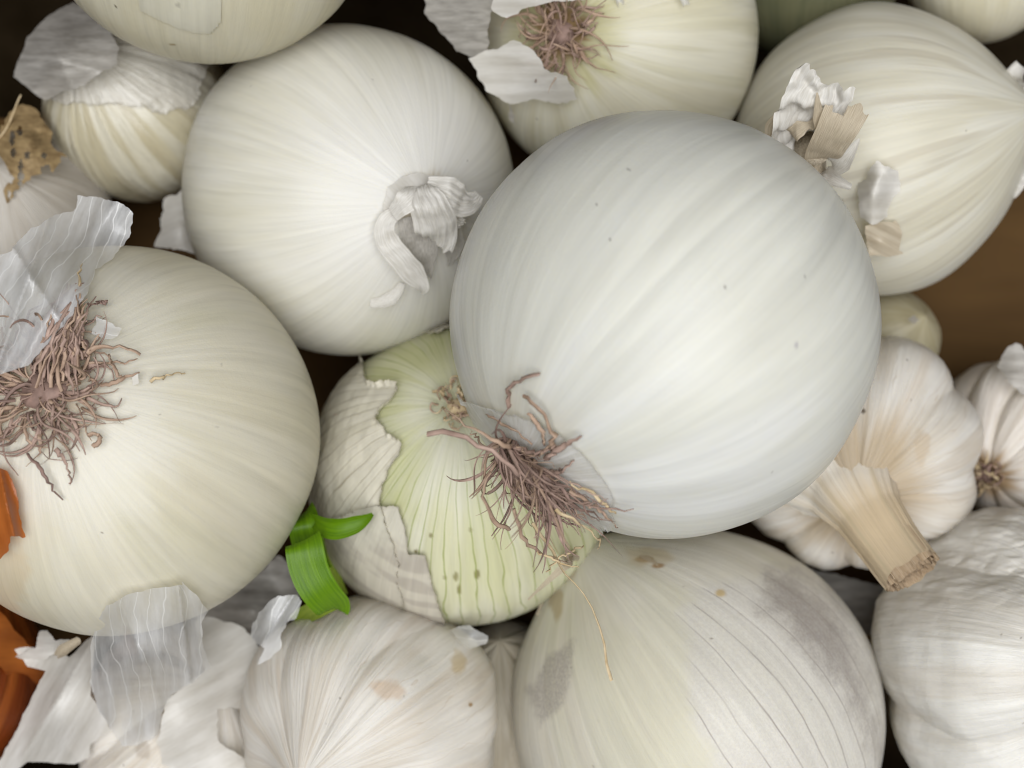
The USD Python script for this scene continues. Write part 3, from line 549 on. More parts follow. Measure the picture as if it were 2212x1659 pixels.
for x, y in ((1122 - 130, 1272), (985, 1245), (1030, 1240)): b.spot(x, y, 6, (0.22, 0.2, 0.06), .8, ry=13)
t = Thing('white_onion', base_of(b), 'green striped onion with torn papery skin, tucked under the biggest onion', 'onion', ONIONS)
b.build(t, M['green'])
tn = np.ones_like(b.tint) * (0.72, 0.69, 0.57); tn = lerp(tn, (0.80, 0.77, 0.68), fbm(b.streak * np.array([8, 8, 2.]), 3, 5)); mk = b.mask * 1; mk[:, 1] = sstep(0.3, 0.6, np.pi - b.th) * .8
k = b.inside([(600, 1500), (600, 640), (740, 700), (790, 790), (806, 830), (868, 835), (846, 880), (818, 910), (845, 940), (878, 962), (870, 990), (842, 1020), (830, 1080), (842, 1120), (860, 1180), (880, 1300), (900, 1500)], soft=9, jag=11, front=False)
b.shell(k, 0.0006, t, M['veined'], name='torn_skin', curl=0.0018, rough=.0012, tint=tn, mask=mk, label='papery outer skin with fine brown veins')
k = b.inside([(700, 620), (1010, 620), (1010, 712), (930, 728), (850, 742), (800, 762), (760, 790), (740, 740)], soft=9, jag=9, front=False)
b.shell(k, 0.0006, t, M['veined'], name='torn_skin', curl=0.0008, tint=tn, mask=mk, label='papery strip along the upper edge')
tn2 = np.ones_like(tn) * (0.62, 0.585, 0.50); tn2 = lerp(tn2, (0.40, 0.36, 0.32), sstep(.42, .6, fbm(b.local / b.R * np.array([4, 4, 14.]), 3, 9)) * .55); tn2 = lerp(tn2, (0.74, 0.72, 0.62), b.inside([(700, 1080), (890, 1080), (890, 1180), (720, 1150)], soft=40) * .8)
k = b.inside([(640, 1100), (720, 1125), (770, 1100), (800, 1088), (868, 1092), (880, 1140), (890, 1190), (925, 1190), (935, 1240), (950, 1290), (975, 1365), (985, 1500), (600, 1500)], soft=7, jag=6, front=False)
b.shell(k, 0.0014, t, M['garlic'], name='loose_skin', curl=0.0008, tint=tn2, mask=mk * 0, label='greyish loose papery flap')
rp = tuft(b, t, 46, 0.008, 0.00035, 0.0062, bias=(0.1, -0.15, 0), lift=0.4, curl=0.8, seed=9, mats=('root_straw', 'root_b'), spread=0.9, plate_mat='root_straw')

# ------------------------------------------------------------------ 5 the stained onion at the bottom
b = OE = Bulb((1500, 1540), 0.389, 0.0505, neck=(1255, 1188), z=0.16, nu=560, nv=340, hz=1.0, neck_amp=0.12, neck_w=0.3, lump=0.02, ridge=0.004, ridge_k=8, seed=5)
b.paint((0.78, 0.75, 0.66), [((0.82, 0.80, 0.735), 5, 0.48, 0.1, 0.7), ((0.68, 0.67, 0.53), 4, 0.54, 0.07, 0.4)], saw=(38, 0.07))
gp = b.inside([(1475, 1310), (1520, 1260), (1600, 1250), (1700, 1230), (1800, 1260), (1930, 1420), (1950, 1720), (1560, 1720), (1530, 1600), (1490, 1520)], soft=22, jag=22)
b.tint = lerp(b.tint, (0.80, 0.785, 0.76), gp * .7)
dk = b.inside([(1655, 1240), (1720, 1240), (1800, 1330), (1870, 1470), (1900, 1620), (1830, 1500), (1740, 1390), (1660, 1310)], soft=40, jag=30)
dk2 = b.inside([(1205, 1405), (1240, 1390), (1225, 1500), (1165, 1560), (1140, 1500), (1160, 1450)], soft=14, jag=20)
b.mask[:, 0] = np.clip(gp * 0.14 + dk * 0.5 + dk2 * 0.55, 0, .9); b.tint = lerp(b.tint, (0.40, 0.37, 0.345), dk * .72 + dk2 * .45)
b.mask[:, 1] = np.clip(gp * 0.85 + 0.05, 0, 1)
b.tint = lerp(b.tint, (0.60, 0.60, 0.40), b.inside([(1230, 1260), (1290, 1250), (1300, 1400), (1480, 1560), (1540, 1720), (1300, 1720), (1240, 1500)], soft=60, jag=40) * .09)
b.spot(1555, 1280, 17, (0.62, 0.45, 0.18), .8, ry=13); b.spot(1400, 1200, 60, (0.62, 0.48, 0.25), .4, ry=24); b.spot(1392, 1208, 24, (0.40, 0.26, 0.11), .6, ry=7); b.spot(1420, 1222, 18, (0.38, 0.22, 0.08), .8, ry=7)
b.spot(1200, 1300, 18, (0.45, 0.33, 0.16), .6, ry=45); b.spot(1225, 1230, 22, (0.4, 0.29, 0.14), .6, ry=32); b.specks(26, 51)
t = Thing('white_onion', base_of(b), 'grey stained white onion at the bottom below the biggest onion', 'onion', ONIONS)
b.build(t, M['dirty'])
strip(t, 'neck_leaf', 'tan_paper', [(1250, 1190, (b, .003)), (1225, 1205, .345), (1190, 1270, (b, .0012)), (1160, 1330, (b, .0008))], [.0015, .0028, .003, .001], crumple=.0006, freq=220, seed=31, cup=.4)
strip(t, 'neck_leaf', 'tan_paper', [(1240, 1215, (b, .002)), (1200, 1240, .352), (1140, 1296, .358)], [.002, .0025, .0005], crumple=.0003, seed=32)
flake(t, 'dry_scab', 'tan_paper', [(1382, 1200), (1400, 1198), (1415, 1208), (1430, 1222), (1412, 1217), (1390, 1209)], [(1372, 1196, (b, .001)), (1400, 1190, (b, .001)), (1440, 1226, (b, .0015)), (1410, 1220, (b, .001))], step=4, wr=.0006, freq=300, seed=33)

# ------------------------------------------------------------------ 6 onion at the top centre, roots up
b = OF = Bulb((1330, 85), 0.3995, 0.0405, root=(1195, 75), nu=440, nv=280, hz=0.95, neck_amp=0.08, dimple=0.06, lump=0.012, ridge=0.004, ridge_k=8, seed=6)
b.paint((0.69, 0.66, 0.53), [((0.76, 0.745, 0.64), 6, 0.5, 0.1, 0.7), ((0.60, 0.57, 0.40), 12, 0.58, 0.06, 0.4)])
b.polar('root', (0.50, 0.48, 0.22), 0.42, 0.12, 0.6); b.polar('root', (0.26, 0.16, 0.07), 0.2, 0.06, 0.9); b.specks(6, 61)
t = Thing('white_onion', base_of(b), 'cream onion at the top centre with brown roots and torn papery collar', 'onion', ONIONS)
b.build(t, M['onion'])
rp = tuft(b, t, 95, 0.017, 0.00045, 0.0085, bias=(0.35, -0.2, 0.1), lift=0.8, curl=0.4, seed=13, mats=('root_b', 'root_b', 'root_a'), spread=1.0, plate_mat='root_c')
flake(t, 'outer_skin', 'grey_paper', [(915, -20), (918, 30), (950, 70), (985, 110), (1020, 125), (1055, 110), (1055, 60), (1058, 30), (1090, 10), (1100, -30)], [(915, 0, .378), (950, 70, .380), (1010, 120, .376), (1055, 60, .368), (1090, 0, .362), (1000, 30, .372)], seed=41, wr=.002, freq=80, step=6)
flake(t, 'outer_skin', 'paper', [(1010, 125), (1060, 108), (1110, 88), (1150, 105), (1175, 150), (1225, 165), (1250, 215), (1210, 225), (1150, 215), (1100, 225), (1050, 195)], [(1010, 130, .372), (1060, 110, .368), (1110, 90, .361), (1170, 150, .360), (1245, 215, .367), (1150, 215, .370), (1080, 210, .372)], seed=42, wr=.002, freq=80, step=6)
flake(t, 'outer_skin', 'paper', [(1060, 20), (1090, 40), (1130, 20), (1200, 5), (1260, 0), (1290, -30), (1080, -40)], [(1060, 20, .361), (1130, 18, .358), (1200, 5, .357), (1270, -10, .360), (1090, -35, .362)], seed=43, wr=.0015, freq=90, step=6)
flake(t, 'outer_skin', 'grey_paper', [(1095, 215), (1250, 205), (1235, 232), (1200, 238), (1205, 290), (1195, 290), (1180, 240), (1110, 235), (1112, 270), (1100, 262)], [(1100, 220, .385), (1250, 210, .378), (1200, 285, .385), (1110, 260, .388)], seed=44, wr=.001, step=5)
for x in (1338, 1478):   # pale tips of skin hanging in from above
    strip(t, 'skin_tip', 'film', [(x - 12, -22, .362), (x - 2, -5, .360), (x + 3, 12, .361)], [.002, .0028, .0016], cup=1.2, n=14, m=10, seed=45)

# ------------------------------------------------------------------ 7 onion at the right with streaked skin
b = OG = Bulb((1890, 328), 0.398, 0.0405, neck=(2205, 250), z=0.12, nu=480, nv=300, hz=1.0, neck_amp=0.10, neck_w=0.25, taper=0.08, lump=0.015, ridge=0.0022, ridge_k=8, seed=7)
b.paint((0.71, 0.685, 0.58), [((0.78, 0.77, 0.70), 5, 0.5, 0.1, 0.7), ((0.58, 0.54, 0.42), 9, 0.58, 0.08, 0.3), ((0.50, 0.45, 0.36), 18, 0.66, 0.04, 0.35)], saw=(44, 0.07))
b.specks(14, 71)
t = Thing('white_onion', base_of(b), 'pointed cream onion at the right, lying sideways with its neck at the picture edge', 'onion', ONIONS)
b.build(t, M['onion'])
kw = dict(n=30, m=18)
for i, (pts, wd, mt) in enumerate([
    ([(2180, 250, .392), (2190, 215, .385), (2185, 175, .380), (2205, 140, .378)], [.004, .007, .007, .003], 'paper'),
    ([(2185, 250, .390), (2215, 230, .384), (2235, 190, .380)], [.005, .008, .006], 'paper'),
    ([(2180, 270, .392), (2200, 320, .386), (2198, 360, .384)], [.004, .006, .005], 'tan_paper'),
    ([(2195, 340, .386), (2200, 385, .382), (2185, 425, .384)], [.004, .007, .002], 'paper'),
    ([(2190, 260, .390), (2225, 290, .384), (2240, 330, .382)], [.005, .008, .005], 'paper'),
    ([(2185, 285, .392), (2180, 305, .388), (2172, 325, .388)], [.003, .004, .001], 'tan_paper')]):
    strip(t, 'neck_leaf', mt, pts, wd, crumple=.0014, freq=230, cup=.6, seed=50 + i, **kw)
# dry scraps between it and the big onion
flake(t, 'dry_leaf', 'tan_paper', [(1868, 490), (1900, 480), (1935, 478), (1948, 500), (1940, 540), (1950, 550), (1905, 555), (1875, 548)], [(1868, 500, .362), (1900, 482, .362), (1945, 500, .364), (1945, 548, .366), (1880, 548, .362), (1905, 520, .360)], seed=57, wr=.0035, freq=190, ang=0.5, stretch=3, step=4)
flake(t, 'dry_leaf', 'paper', [(1852, 398), (1872, 385), (1895, 345), (1910, 360), (1938, 368), (1942, 410), (1925, 440), (1915, 470), (1885, 488), (1860, 470)], [(1852, 400, .362), (1895, 345, .354), (1940, 375, .358), (1925, 440, .358), (1880, 485, .360), (1890, 420, .353)], seed=58, wr=.004, freq=170, step=4)

# ------------------------------------------------------------------ 8 onion cut by the top edge, left
b = OH = Bulb((445, -244), 0.350, 0.0433, neck=(445, -620), z=0.3, nu=480, nv=300, lump=0.012, ridge=0.003, seed=8)
b.paint((0.70, 0.66, 0.50), [((0.76, 0.735, 0.61), 5, 0.5, 0.1, 0.6)])
b.polar('root', (0.62, 0.58, 0.42), 0.4, 0.15, 0.4); b.specks(5, 81)
b.spot(386, 8, 6, (0.10, 0.08, 0.05), .9); b.spot(604, 112, 6, (0.12, 0.08, 0.04), .95, ry=3.5); b.spot(372, 96, 10, (0.3, 0.22, 0.1), .7, ry=3); b.spot(250, 14, 3, (0.1, .08, .05), .9)
t = Thing('white_onion', base_of(b), 'smooth cream onion cut off by the top edge of the picture, left', 'onion', ONIONS)
b.build(t, M['onion'])
k = b.inside([(300, -60), (300, 20), (360, 50), (420, 72), (460, 70), (478, 45), (485, -60)], soft=6, jag=4)
b.shell(k, 0.0004, t, M['onion'], name='skin_patch', tint=lerp(b.tint, (0.74, 0.72, 0.60), np.full(len(b.tint), .6)), edge=.2)

# ------------------------------------------------------------------ 9 small shiny bulb, upper left
b = OI = Bulb((300, 235), 0.411, 0.0268, neck=(185, 120), nu=380, nv=240, hz=1.0, neck_amp=0.15, neck_w=0.3, lump=0.02, ridge=0.012, ridge_k=9, seed=9)
b.paint((0.60, 0.55, 0.40), [((0.70, 0.67, 0.56), 8, 0.5, 0.08, 0.8), ((0.48, 0.42, 0.28), 10, 0.58, 0.06, 0.5)])
t = Thing('white_onion', base_of(b), 'small shiny bulb at the upper left with a papery cap', 'onion', ONIONS)
b.build(t, M['shiny'])
k = b.inside([(100, 60), (480, 60), (440, 170), (420, 230), (360, 245), (300, 235), (240, 225), (190, 230), (110, 220)], soft=10, jag=14, front=False)
b.shell(k, 0.0004, t, M['shiny'], name='shiny_skin', curl=.0003, rough=.0007, tint=lerp(b.tint, (0.66, 0.64, 0.60), np.full(len(b.tint), .7)), edge=.1)
flake(t, 'papery_cap', 'grey_paper', [(28, 165), (60, 80), (100, 35), (160, 5), (210, 20), (240, 70), (258, 105), (250, 140), (215, 160), (180, 185), (130, 200), (98, 218)],
      [(28, 165, .392), (60, 80, .394), (160, 5, .396), (240, 80, .378), (258, 110, .376), (200, 165, .374), (98, 218, .386), (130, 130, .372)], seed=61, wr=.0022, freq=75, step=6, jag=2, folds=[(130, 130, 0.3, 20, .002), (140, 150, 1.2, 16, .0015)])

# ------------------------------------------------------------------ 10 small onions at the top right
b = Bulb((2118, -72), 0.418, 0.0222, neck=(2118, -250), z=0.3, nu=260, nv=160, seed=10, lump=.02)
b.paint((0.66, 0.62, 0.47), [((0.74, 0.71, 0.58), 6, 0.5, 0.1, 0.7)])
t = Thing('white_onion', base_of(b), 'small pale onion cut off by the top right corner', 'onion', ONIONS); b.build(t, M['onion'])
b = Bulb((1745, -75), 0.41, 0.027, neck=(1745, -300), z=0.3, nu=260, nv=160, seed=11, lump=.02)
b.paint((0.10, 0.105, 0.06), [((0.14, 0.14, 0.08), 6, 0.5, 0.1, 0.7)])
t = Thing('dark_onion', base_of(b), 'dark greenish onion in the gap at the top, between two cream onions', 'onion'); b.build(t, M['onion'])

# ------------------------------------------------------------------ 11 brown onion at the lower left
b = OBR = Bulb((-165, 1455), 0.395, 0.0325, neck=(-20, 1250), z=0.3, nu=300, nv=180, seed=12, lump=.02, ridge=.01, neck_amp=.2)
b.paint((0.22, 0.045, 0.008), [((0.40, 0.11, 0.02), 6, 0.5, 0.1, 0.8), ((0.10, 0.02, 0.006), 9, 0.58, 0.06, 0.6)])
t = Thing('brown_onion', base_of(b), 'rust brown onion peeping in at the lower left edge', 'onion'); b.build(t, M['brown'])
flake(t, 'dry_skin', 'rust_paper', [(-60, 1290), (0, 1320), (60, 1392), (70, 1396), (40, 1400), (95, 1450), (85, 1480), (60, 1530), (40, 1560), (30, 1480), (0, 1440), (-60, 1420)], [(-60, 1300, .372), (0, 1330, .376), (65, 1394, .386), (90, 1460, .392), (45, 1550, .396), (0, 1440, .375), (-60, 1420, .365)], seed=71, wr=.002, freq=90, step=5)
loose('brown_onion_skin', 'rust_paper', [(-60, 1000), (15, 1016), (35, 1060), (40, 1100), (56, 1160), (22, 1158), (20, 1190), (0, 1208), (-60, 1190)], [(-60, 1000, (OC, .002)), (15, 1016, (OC, .003)), (40, 1090, (OC, .004)), (56, 1160, (OC, .003)), (20, 1185, (OC, .006)), (-60, 1190, (OC, .003)), (5, 1100, (OC, .007))],
      'orange brown flake of onion skin on the left onion, below its roots', 'onion skin', seed=72, wr=.0015, freq=140, ang=1.35, stretch=4, step=4, folds=[(15, 1090, 1.35, 9, .0025)])

# ------------------------------------------------------------------ garlic
GB = ((0.76, 0.71, 0.64), [((0.85, 0.825, 0.79), 5, 0.48, 0.1, 0.8), ((0.66, 0.57, 0.47), 10, 0.6, 0.06, 0.4), ((0.88, 0.865, 0.84), 16, 0.58, 0.05, 0.4)])
b = GA = Bulb((1845, 972), 0.395, 0.0345, neck=(1850, 1060), nu=460, nv=280, hz=0.9, neck_amp=0.25, neck_w=0.28, lump=0.02, ridge=0.012, ridge_k=12, crease=(.022, 3.2, 1.6), seed=21, cloves=8, clove_amp=.09)
b.paint(*GB); b.mask[:, 1] = .45; b.polar('neck', (0.55, 0.42, 0.26), 0.55, 0.25, 0.75); b.spot(1865, 888, 6, (0.15, 0.12, 0.09), .9); b.spot(1990, 970, 22, (0.62, 0.49, 0.34), .5, ry=45); b.specks(8, 91)
t = Thing('garlic_bulb', base_of(b), 'garlic bulb with a thick cut stem, right of the biggest onion', 'garlic', GARLICS)
b.build(t, M['garlic'])
def stem_shell(pts, rad, flat, ends, seed, nu=72, n=60, wob=.04, tear=0.0):
    c = spline(path3(pts), n); T = np.gradient(c, axis=0); T /= np.linalg.norm(T, axis=1, keepdims=True)
    S = np.cross(np.array([0, 0, 1.0]), T); S /= np.linalg.norm(S, axis=1, keepdims=True); N = np.cross(T, S)
    a = np.arange(nu) / nu * 2 * np.pi; s = np.linspace(0, 1, n)
    r = np.interp(s, np.linspace(0, 1, len(rad)), rad)[:, None] * (1 + wob * 2 * (fbm(np.stack([np.cos(a) * 7, np.sin(a) * 7, a * 0], -1), 3, seed) - 0.5)[None] + 0.02 * np.sin(a * 5 + seed)[None])
    v = c[:, None] + S[:, None] * (np.cos(a)[None] * r)[..., None] + N[:, None] * (flat * np.sin(a)[None] * r)[..., None]
    v += T[:, None] * ((s ** 8)[:, None] * (ends + tear * (noise(np.stack([np.cos(a) * 4, np.sin(a) * 4, a * 0], -1), seed + 2) - .5)[None]))[..., None]
    i = np.arange(n - 1)[:, None] * nu + np.arange(nu)[None]; j = np.arange(n - 1)[:, None] * nu + (np.arange(nu)[None] + 1) % nu
    f = np.stack([i, j, j + nu, i + nu], -1).reshape(-1, 4); f = np.vstack([f[:, [0, 1, 2]], f[:, [0, 2, 3]]])
    st = np.stack([np.broadcast_to(np.cos(a), (n, nu)), np.broadcast_to(np.sin(a), (n, nu)), np.broadcast_to(s[:, None], (n, nu))], -1).reshape(-1, 3)
    return v.reshape(-1, 3), f, st
SP = [(1775, 955, .392), (1812, 1010, .377), (1850, 1068, .364), (1905, 1150, .355), (1968, 1234, .347)]
v, f, st = stem_shell(SP, [.031, .026, .0190, .0118, .0086, .0077, .0075], .76, 0, 3, wob=.07, tear=.0012, nu=96, n=80)
u = st[:, 2]; nz = fbm(st * np.array([9, 9, .8]), 3, 8)
tc = lerp(np.ones((len(v), 3)) * (0.80, 0.75, 0.66), (0.60, 0.47, 0.31), sstep(.38, .72, u + .25 * (nz - .5))); tc = lerp(tc, (0.45, 0.38, 0.25), sstep(.5, .75, nz) * .5 * sstep(.2, .4, u))
sp = put('stem', v, f, M['garlic'], t, pv={'tint': tc, 'streak': np.stack([st[:, 0] * 1.5, st[:, 1] * 1.5, u * .6], 1), 'mask': tc * 0 + .9})
for i, (q, e) in enumerate(((.90, .0010), (.79, .0002), (.67, .0013), (.55, .0003), (.42, .0012), (.28, .0004), (.14, .0010))):
    v, f, st = stem_shell(SP[2:], [.0092 * q, .0078 * q, .0076 * q], .70, e, 30 + i, n=24, wob=.16, tear=.0010); put('stem_layer', v, f, M['stem'], t, pv={'streak': st}, under=sp)

b = GBb = Bulb((2215, 955), 0.411, 0.0262, root=(2118, 1040), nu=340, nv=220, hz=0.9, lump=.02, ridge=.012, ridge_k=12, crease=(.02, 3.2, 1.6), seed=22, cloves=8, clove_amp=.09, dimple=.08)
b.paint(*GB); b.mask[:, 1] = .45; b.tint = lerp(b.tint, (0.74, 0.66, 0.62), np.full(len(b.tint), .3)); b.polar('root', (0.42, 0.28, 0.14), 0.30, 0.12, .9)
t = Thing('garlic_bulb', base_of(b), 'garlic bulb at the right edge, showing its small brown root end', 'garlic', GARLICS); b.build(t, M['garlic'])
tuft(b, t, 40, .006, .0004, .005, lift=.3, curl=.7, seed=15, mats=('root_b', 'root_straw', 'root_c'))
flake(t, 'papery_flap', 'grey_paper', [(2155, 795), (2175, 750), (2195, 738), (2212, 755), (2230, 760), (2230, 860), (2200, 850), (2170, 810)], [(2155, 795, .392), (2195, 740, .390), (2230, 765, .390), (2230, 860, .388), (2180, 820, .388)], seed=81, wr=.0015, freq=90, step=5)

b = GC = Bulb((2200, 1432), 0.380, 0.0415, neck=(2520, 1450), z=0.25, nu=520, nv=320, hz=0.85, lump=.03, ridge=.006, ridge_k=14, crease=(.026, 2.6, 2.6), seed=23, cloves=5, clove_amp=.13, spin=.5)
b.paint((0.77, 0.745, 0.70), [((0.87, 0.865, 0.84), 6, 0.48, 0.1, .8), ((0.64, 0.60, 0.53), 14, .6, .05, .4)]); b.mask[:, 1] = .3; b.specks(10, 93)
w = fbm(np.stack([b.x / 60 + b.y / 200, b.y / 26, b.y * 0], -1), 3, 7); top = 1 - sstep(1250, 1330, b.y)
b.v += b.n * ((np.abs(w - .5) * .0022 * (0.12 + 0.88 * top))[:, None]); b.refresh()
t = Thing('garlic_bulb', base_of(b), 'large crinkled garlic bulb in the lower right corner', 'garlic', GARLICS); b.build(t, M['garlic_crinkled'])

b = GD = Bulb((805, 1572), 0.378, 0.0352, neck=(655, 1690), nu=500, nv=300, hz=0.9, neck_amp=.15, lump=.045, ridge=.008, ridge_k=9, crease=(.024, 3.0, 1.5), seed=24, cloves=5, clove_amp=.055, spin=.2)
b.paint(*GB); b.mask[:, 1] = .45; b.spot(840, 1490, 42, (0.66, 0.48, 0.33), .55, ry=30); b.spot(990, 1430, 20, (0.60, 0.46, 0.24), .6, ry=32); b.spot(1017, 1522, 6, (0.36, 0.22, 0.08), .9); b.specks(12, 94)
t = Thing('garlic_bulb', base_of(b), 'plump garlic bulb at the bottom edge, beside the green sprout', 'garlic', GARLICS); b.build(t, M['garlic'])

b = GE = Bulb((390, 1575), 0.404, 0.0312, neck=(480, 1480), nu=400, nv=240, hz=.9, lump=.03, ridge=.014, ridge_k=11, crease=(.03, 3.0, 1.8), seed=25, cloves=7, clove_amp=.14)
b.paint(*GB); b.mask[:, 1] = .45; b.spot(310, 1620, 22, (0.4, 0.33, 0.26), .5); b.specks(10, 95)
t = Thing('garlic_bulb', base_of(b), 'garlic bulb in the lower left corner, wrapped in loose translucent skins', 'garlic', GARLICS); b.build(t, M['garlic'])
flake(t, 'loose_skin', 'film', [(230, 1310), (290, 1278), (350, 1270), (395, 1262), (385, 1250), (430, 1290), (450, 1320), (435, 1345), (440, 1400), (455, 1440), (420, 1470), (370, 1500), (350, 1540), (340, 1590), (300, 1610), (262, 1612), (240, 1575), (215, 1540), (195, 1480), (196, 1400), (205, 1350)],
      [(230, 1310, (OC, .004)), (300, 1278, (OC, .004)), (350, 1268, (OC, .004)), (395, 1262, (OC, .004)), (430, 1295, (OC, .006)), (450, 1320, .338), (440, 1400, .350), (400, 1480, .366), (300, 1610, .372), (240, 1575, .370), (195, 1440, .358), (300, 1430, .336), (340, 1350, .328), (260, 1360, .333)], seed=82, wr=.0025, freq=85, ang=1.5, stretch=3, step=5, jag=2, folds=[(400, 1390, 1.45, 7, .003), (330, 1480, 1.2, 14, .003)])
flake(t, 'loose_skin', 'paper', [(150, 1420), (200, 1370), (205, 1400), (195, 1500), (240, 1575), (195, 1610), (190, 1640), (160, 1650), (60, 1645), (10, 1690), (-30, 1690), (30, 1590), (70, 1500), (100, 1450), (60, 1440), (30, 1400), (60, 1398), (120, 1410)],
      [(200, 1372, .378), (100, 1450, .370), (30, 1400, .376), (200, 1500, .366), (235, 1575, .374), (160, 1648, .380), (0, 1690, .384), (60, 1540, .372), (130, 1550, .364)], seed=83, wr=.003, freq=75, ang=2.1, stretch=3, step=5, jag=2, folds=[(120, 1520, 2.1, 25, .003)])
flake(t, 'loose_skin', 'paper', [(75, 1400), (85, 1365), (100, 1358), (115, 1380), (150, 1385), (140, 1400), (100, 1420), (60, 1425), (32, 1418)], [(75, 1400, .372), (95, 1360, .374), (150, 1385, .370), (60, 1425, .372), (110, 1405, .368)], seed=84, wr=.002, freq=160, step=4)
strip(t, 'stem_scrap', 'tan_paper', [(122, 1418, .366), (140, 1402, .362), (172, 1382, .360)], [.0012, .0032, .002], cup=.8, n=16, m=10, seed=85)
flake(t, 'loose_skin', 'paper', [(420, 1340), (450, 1330), (520, 1350), (560, 1400), (560, 1470), (520, 1530), (470, 1530), (470, 1600), (540, 1650), (480, 1690), (360, 1690), (340, 1600), (360, 1510), (440, 1450)], [(420, 1340, .384), (560, 1400, .386), (540, 1500, .384), (470, 1530, .374), (400, 1560, .366), (500, 1660, .376), (360, 1690, .376), (440, 1450, .374)], seed=86, wr=.0035, freq=70, ang=-.5, stretch=2.5, step=6)

# half seen bulbs in the gaps
b = Bulb((1080, 1520), 0.415, 0.0245, neck=(1080, 1400), nu=260, nv=160, seed=31, lump=.03, cloves=7, clove_amp=.1, ridge=.01)
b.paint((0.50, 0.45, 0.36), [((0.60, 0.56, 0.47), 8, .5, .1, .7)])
t = Thing('garlic_bulb', base_of(b), 'shaded garlic bulb down in the gap between the stained onion and plump garlic', 'garlic', GARLICS); b.build(t, M['garlic'])
b = Bulb((1915, 735), 0.418, 0.0155, neck=(1990, 690), nu=240, nv=150, seed=32, lump=.03)
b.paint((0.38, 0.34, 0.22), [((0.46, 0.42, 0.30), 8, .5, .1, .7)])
t = Thing('white_onion', base_of(b), 'dull olive bulb half hidden behind the stemmed garlic', 'onion', ONIONS); b.build(t, M['onion'])
flake(t, 'skin_scrap', 'grey_paper', [(1960, 690), (1975, 680), (1985, 690), (1975, 700)], [(1960, 690, .400), (1985, 690, .398), (1975, 700, .4)], step=3, jag=1, seed=87)
b = Bulb((40, 480), 0.409, 0.0265, neck=(0, 380), nu=300, nv=180, seed=33, lump=.03, ridge=.012, ridge_k=12)
b.paint((0.52, 0.48, 0.43), [((0.62, 0.59, 0.55), 8, .5, .1, .7)])
t = Thing('white_onion', base_of(b), 'greyish bulb at the left edge below the small shiny bulb', 'onion', ONIONS); b.build(t, M['garlic'])

# ------------------------------------------------------------------ dry husk, loose skins
v, f, st = sheet([(-40, 300), (0, 285), (22, 235), (45, 228), (80, 240), (105, 275), (120, 320), (140, 335), (120, 360), (80, 380), (50, 400), (20, 440), (-40, 520)], [(-40, 300, .394), (40, 230, .392), (110, 280, .390), (140, 335, .386), (50, 400, .381), (-40, 510, .384), (40, 310, .382)], seed=91, wr=.004, freq=160, step=5, jag=7)
rng = np.random.default_rng(4); x, y, _ = P(v); keep = np.ones(len(f), bool)
fx, fy = x[f].mean(1), y[f].mean(1)
for _ in range(26):
    hx, hy = rng.uniform(-20, 110), rng.uniform(260, 460); keep &= np.hypot((fx - hx) / rng.uniform(4, 7), (fy - hy) / rng.uniform(7, 13)) > 1
p = put('dry_husk', v, f[keep], M['husk'], pv={'streak': st}); tag(stage.GetPrimAtPath(p), 'tan dried husk full of small holes at the left edge', 'husk')
strip_t = Thing('skin_thread', W(0, 290, .39), 'thin pale thread of skin at the left edge, above the tan husk', 'skin thread')
v, f = tube(spline(path3([(-20, 310, .388), (15, 275, .387), (32, 235, .388), (45, 205, .389)]), 20), [.0002, .0003, .0002], k=6); put('thread', v, f, M['root_straw'], strip_t)
LOOSE = 'loose pieces of dry skin among the bulbs'
loose('onion_skin', 'paper', [(345, 470), (355, 430), (400, 408), (425, 400), (440, 480), (450, 560), (400, 540), (330, 530), (345, 500)], [(345, 460, .400), (400, 408, .398), (440, 480, .402), (440, 555, .396), (335, 530, .397), (390, 490, .392)], 'pale pleated skin between the left onion and the folded neck onion', 'onion skin', LOOSE, seed=92, wr=.003, freq=75, ang=-.3, stretch=3, step=5)
loose('garlic_skin', 'film', [(540, 1370), (545, 1345), (570, 1310), (600, 1288), (640, 1285), (652, 1300), (640, 1335), (620, 1345), (612, 1365), (605, 1375), (610, 1400), (590, 1415), (555, 1440), (570, 1400), (548, 1388)], [(540, 1370, .372), (600, 1288, .358), (650, 1300, .360), (620, 1350, .362), (605, 1390, .364), (560, 1435, .366), (580, 1340, .358)], 'curled white garlic skin beside the green sprout', 'garlic skin', LOOSE, seed=93, wr=.002, freq=120, ang=-1.0, stretch=3, step=4, jag=2, folds=[(600, 1340, -1.0, 7, .002)])
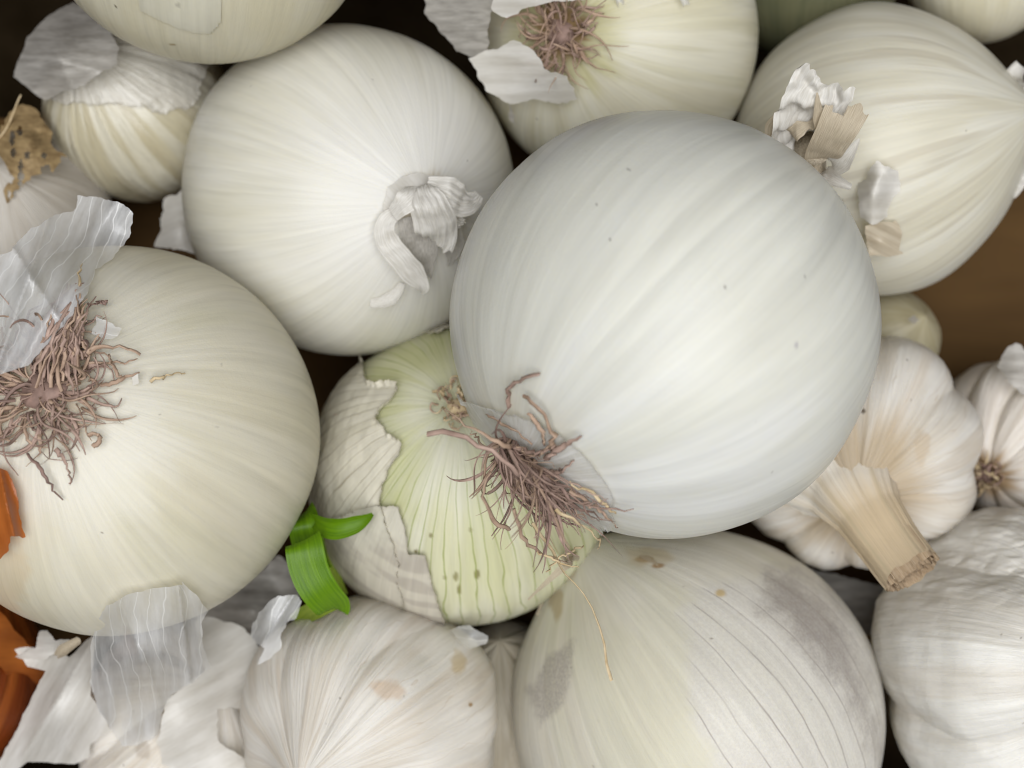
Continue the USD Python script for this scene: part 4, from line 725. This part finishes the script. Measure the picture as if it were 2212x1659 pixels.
loose('garlic_skin', 'film', [(960, 1365), (1000, 1352), (1015, 1350), (1030, 1362), (1056, 1375), (1050, 1392), (1020, 1400), (1000, 1412), (980, 1395)], [(960, 1365, .376), (1015, 1350, .366), (1056, 1378, .368), (1000, 1410, .376), (1015, 1380, .364)], 'small white skin chip above the right shoulder of the plump garlic', 'garlic skin', LOOSE, seed=94, wr=.001, freq=100, step=4, jag=1.5)
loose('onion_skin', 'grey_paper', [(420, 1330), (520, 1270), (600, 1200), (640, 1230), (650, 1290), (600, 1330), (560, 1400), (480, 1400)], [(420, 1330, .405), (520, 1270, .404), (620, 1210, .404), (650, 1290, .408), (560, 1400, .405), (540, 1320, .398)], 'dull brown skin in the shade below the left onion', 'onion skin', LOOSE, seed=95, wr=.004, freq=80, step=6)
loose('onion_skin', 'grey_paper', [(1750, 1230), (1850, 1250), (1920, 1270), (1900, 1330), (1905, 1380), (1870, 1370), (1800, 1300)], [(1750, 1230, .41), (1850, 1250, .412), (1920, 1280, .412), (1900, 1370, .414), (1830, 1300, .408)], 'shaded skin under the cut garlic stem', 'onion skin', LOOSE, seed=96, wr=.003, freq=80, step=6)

# ------------------------------------------------------------------ green sprout
t = Thing('green_sprout', W(700, 1310, .40), 'bright green sprout wedged between the left onion and striped onion', 'sprout')
strip(t, 'leaf', 'sprout', [(655, 1105, .366), (660, 1140, .3605), (668, 1180, .364), (690, 1240, .372)], [.0070, .0085, .0082, .008], n=24, m=12, cup=.25)
strip(t, 'leaf', 'sprout', [(655, 1166, .3535), (658, 1185, .3515), (668, 1230, .352), (690, 1275, .3535), (712, 1302, .3565), (728, 1318, .363)], [.0094, .0098, .0098, .0094, .009, .006], n=30, m=14, cup=.12)
strip(t, 'leaf', 'sprout', [(675, 1122, .361), (690, 1132, .357), (725, 1141, .3535), (760, 1135, .353), (805, 1110, .356)], [.0034, .0054, .0056, .0044, .0008], n=28, m=12, cup=.5, twist=(.5, .2, 0))
strip(t, 'leaf', 'sprout_pale', [(640, 1345, .376), (665, 1325, .369), (700, 1312, .363), (745, 1300, .366)], [.005, .005, .0045, .002], n=20, m=10, cup=.4)
strip(t, 'leaf', 'sprout_pale', [(690, 1165, .378), (705, 1220, .382), (730, 1290, .384)], [.004, .006, .006], n=20, m=10, cup=.4)
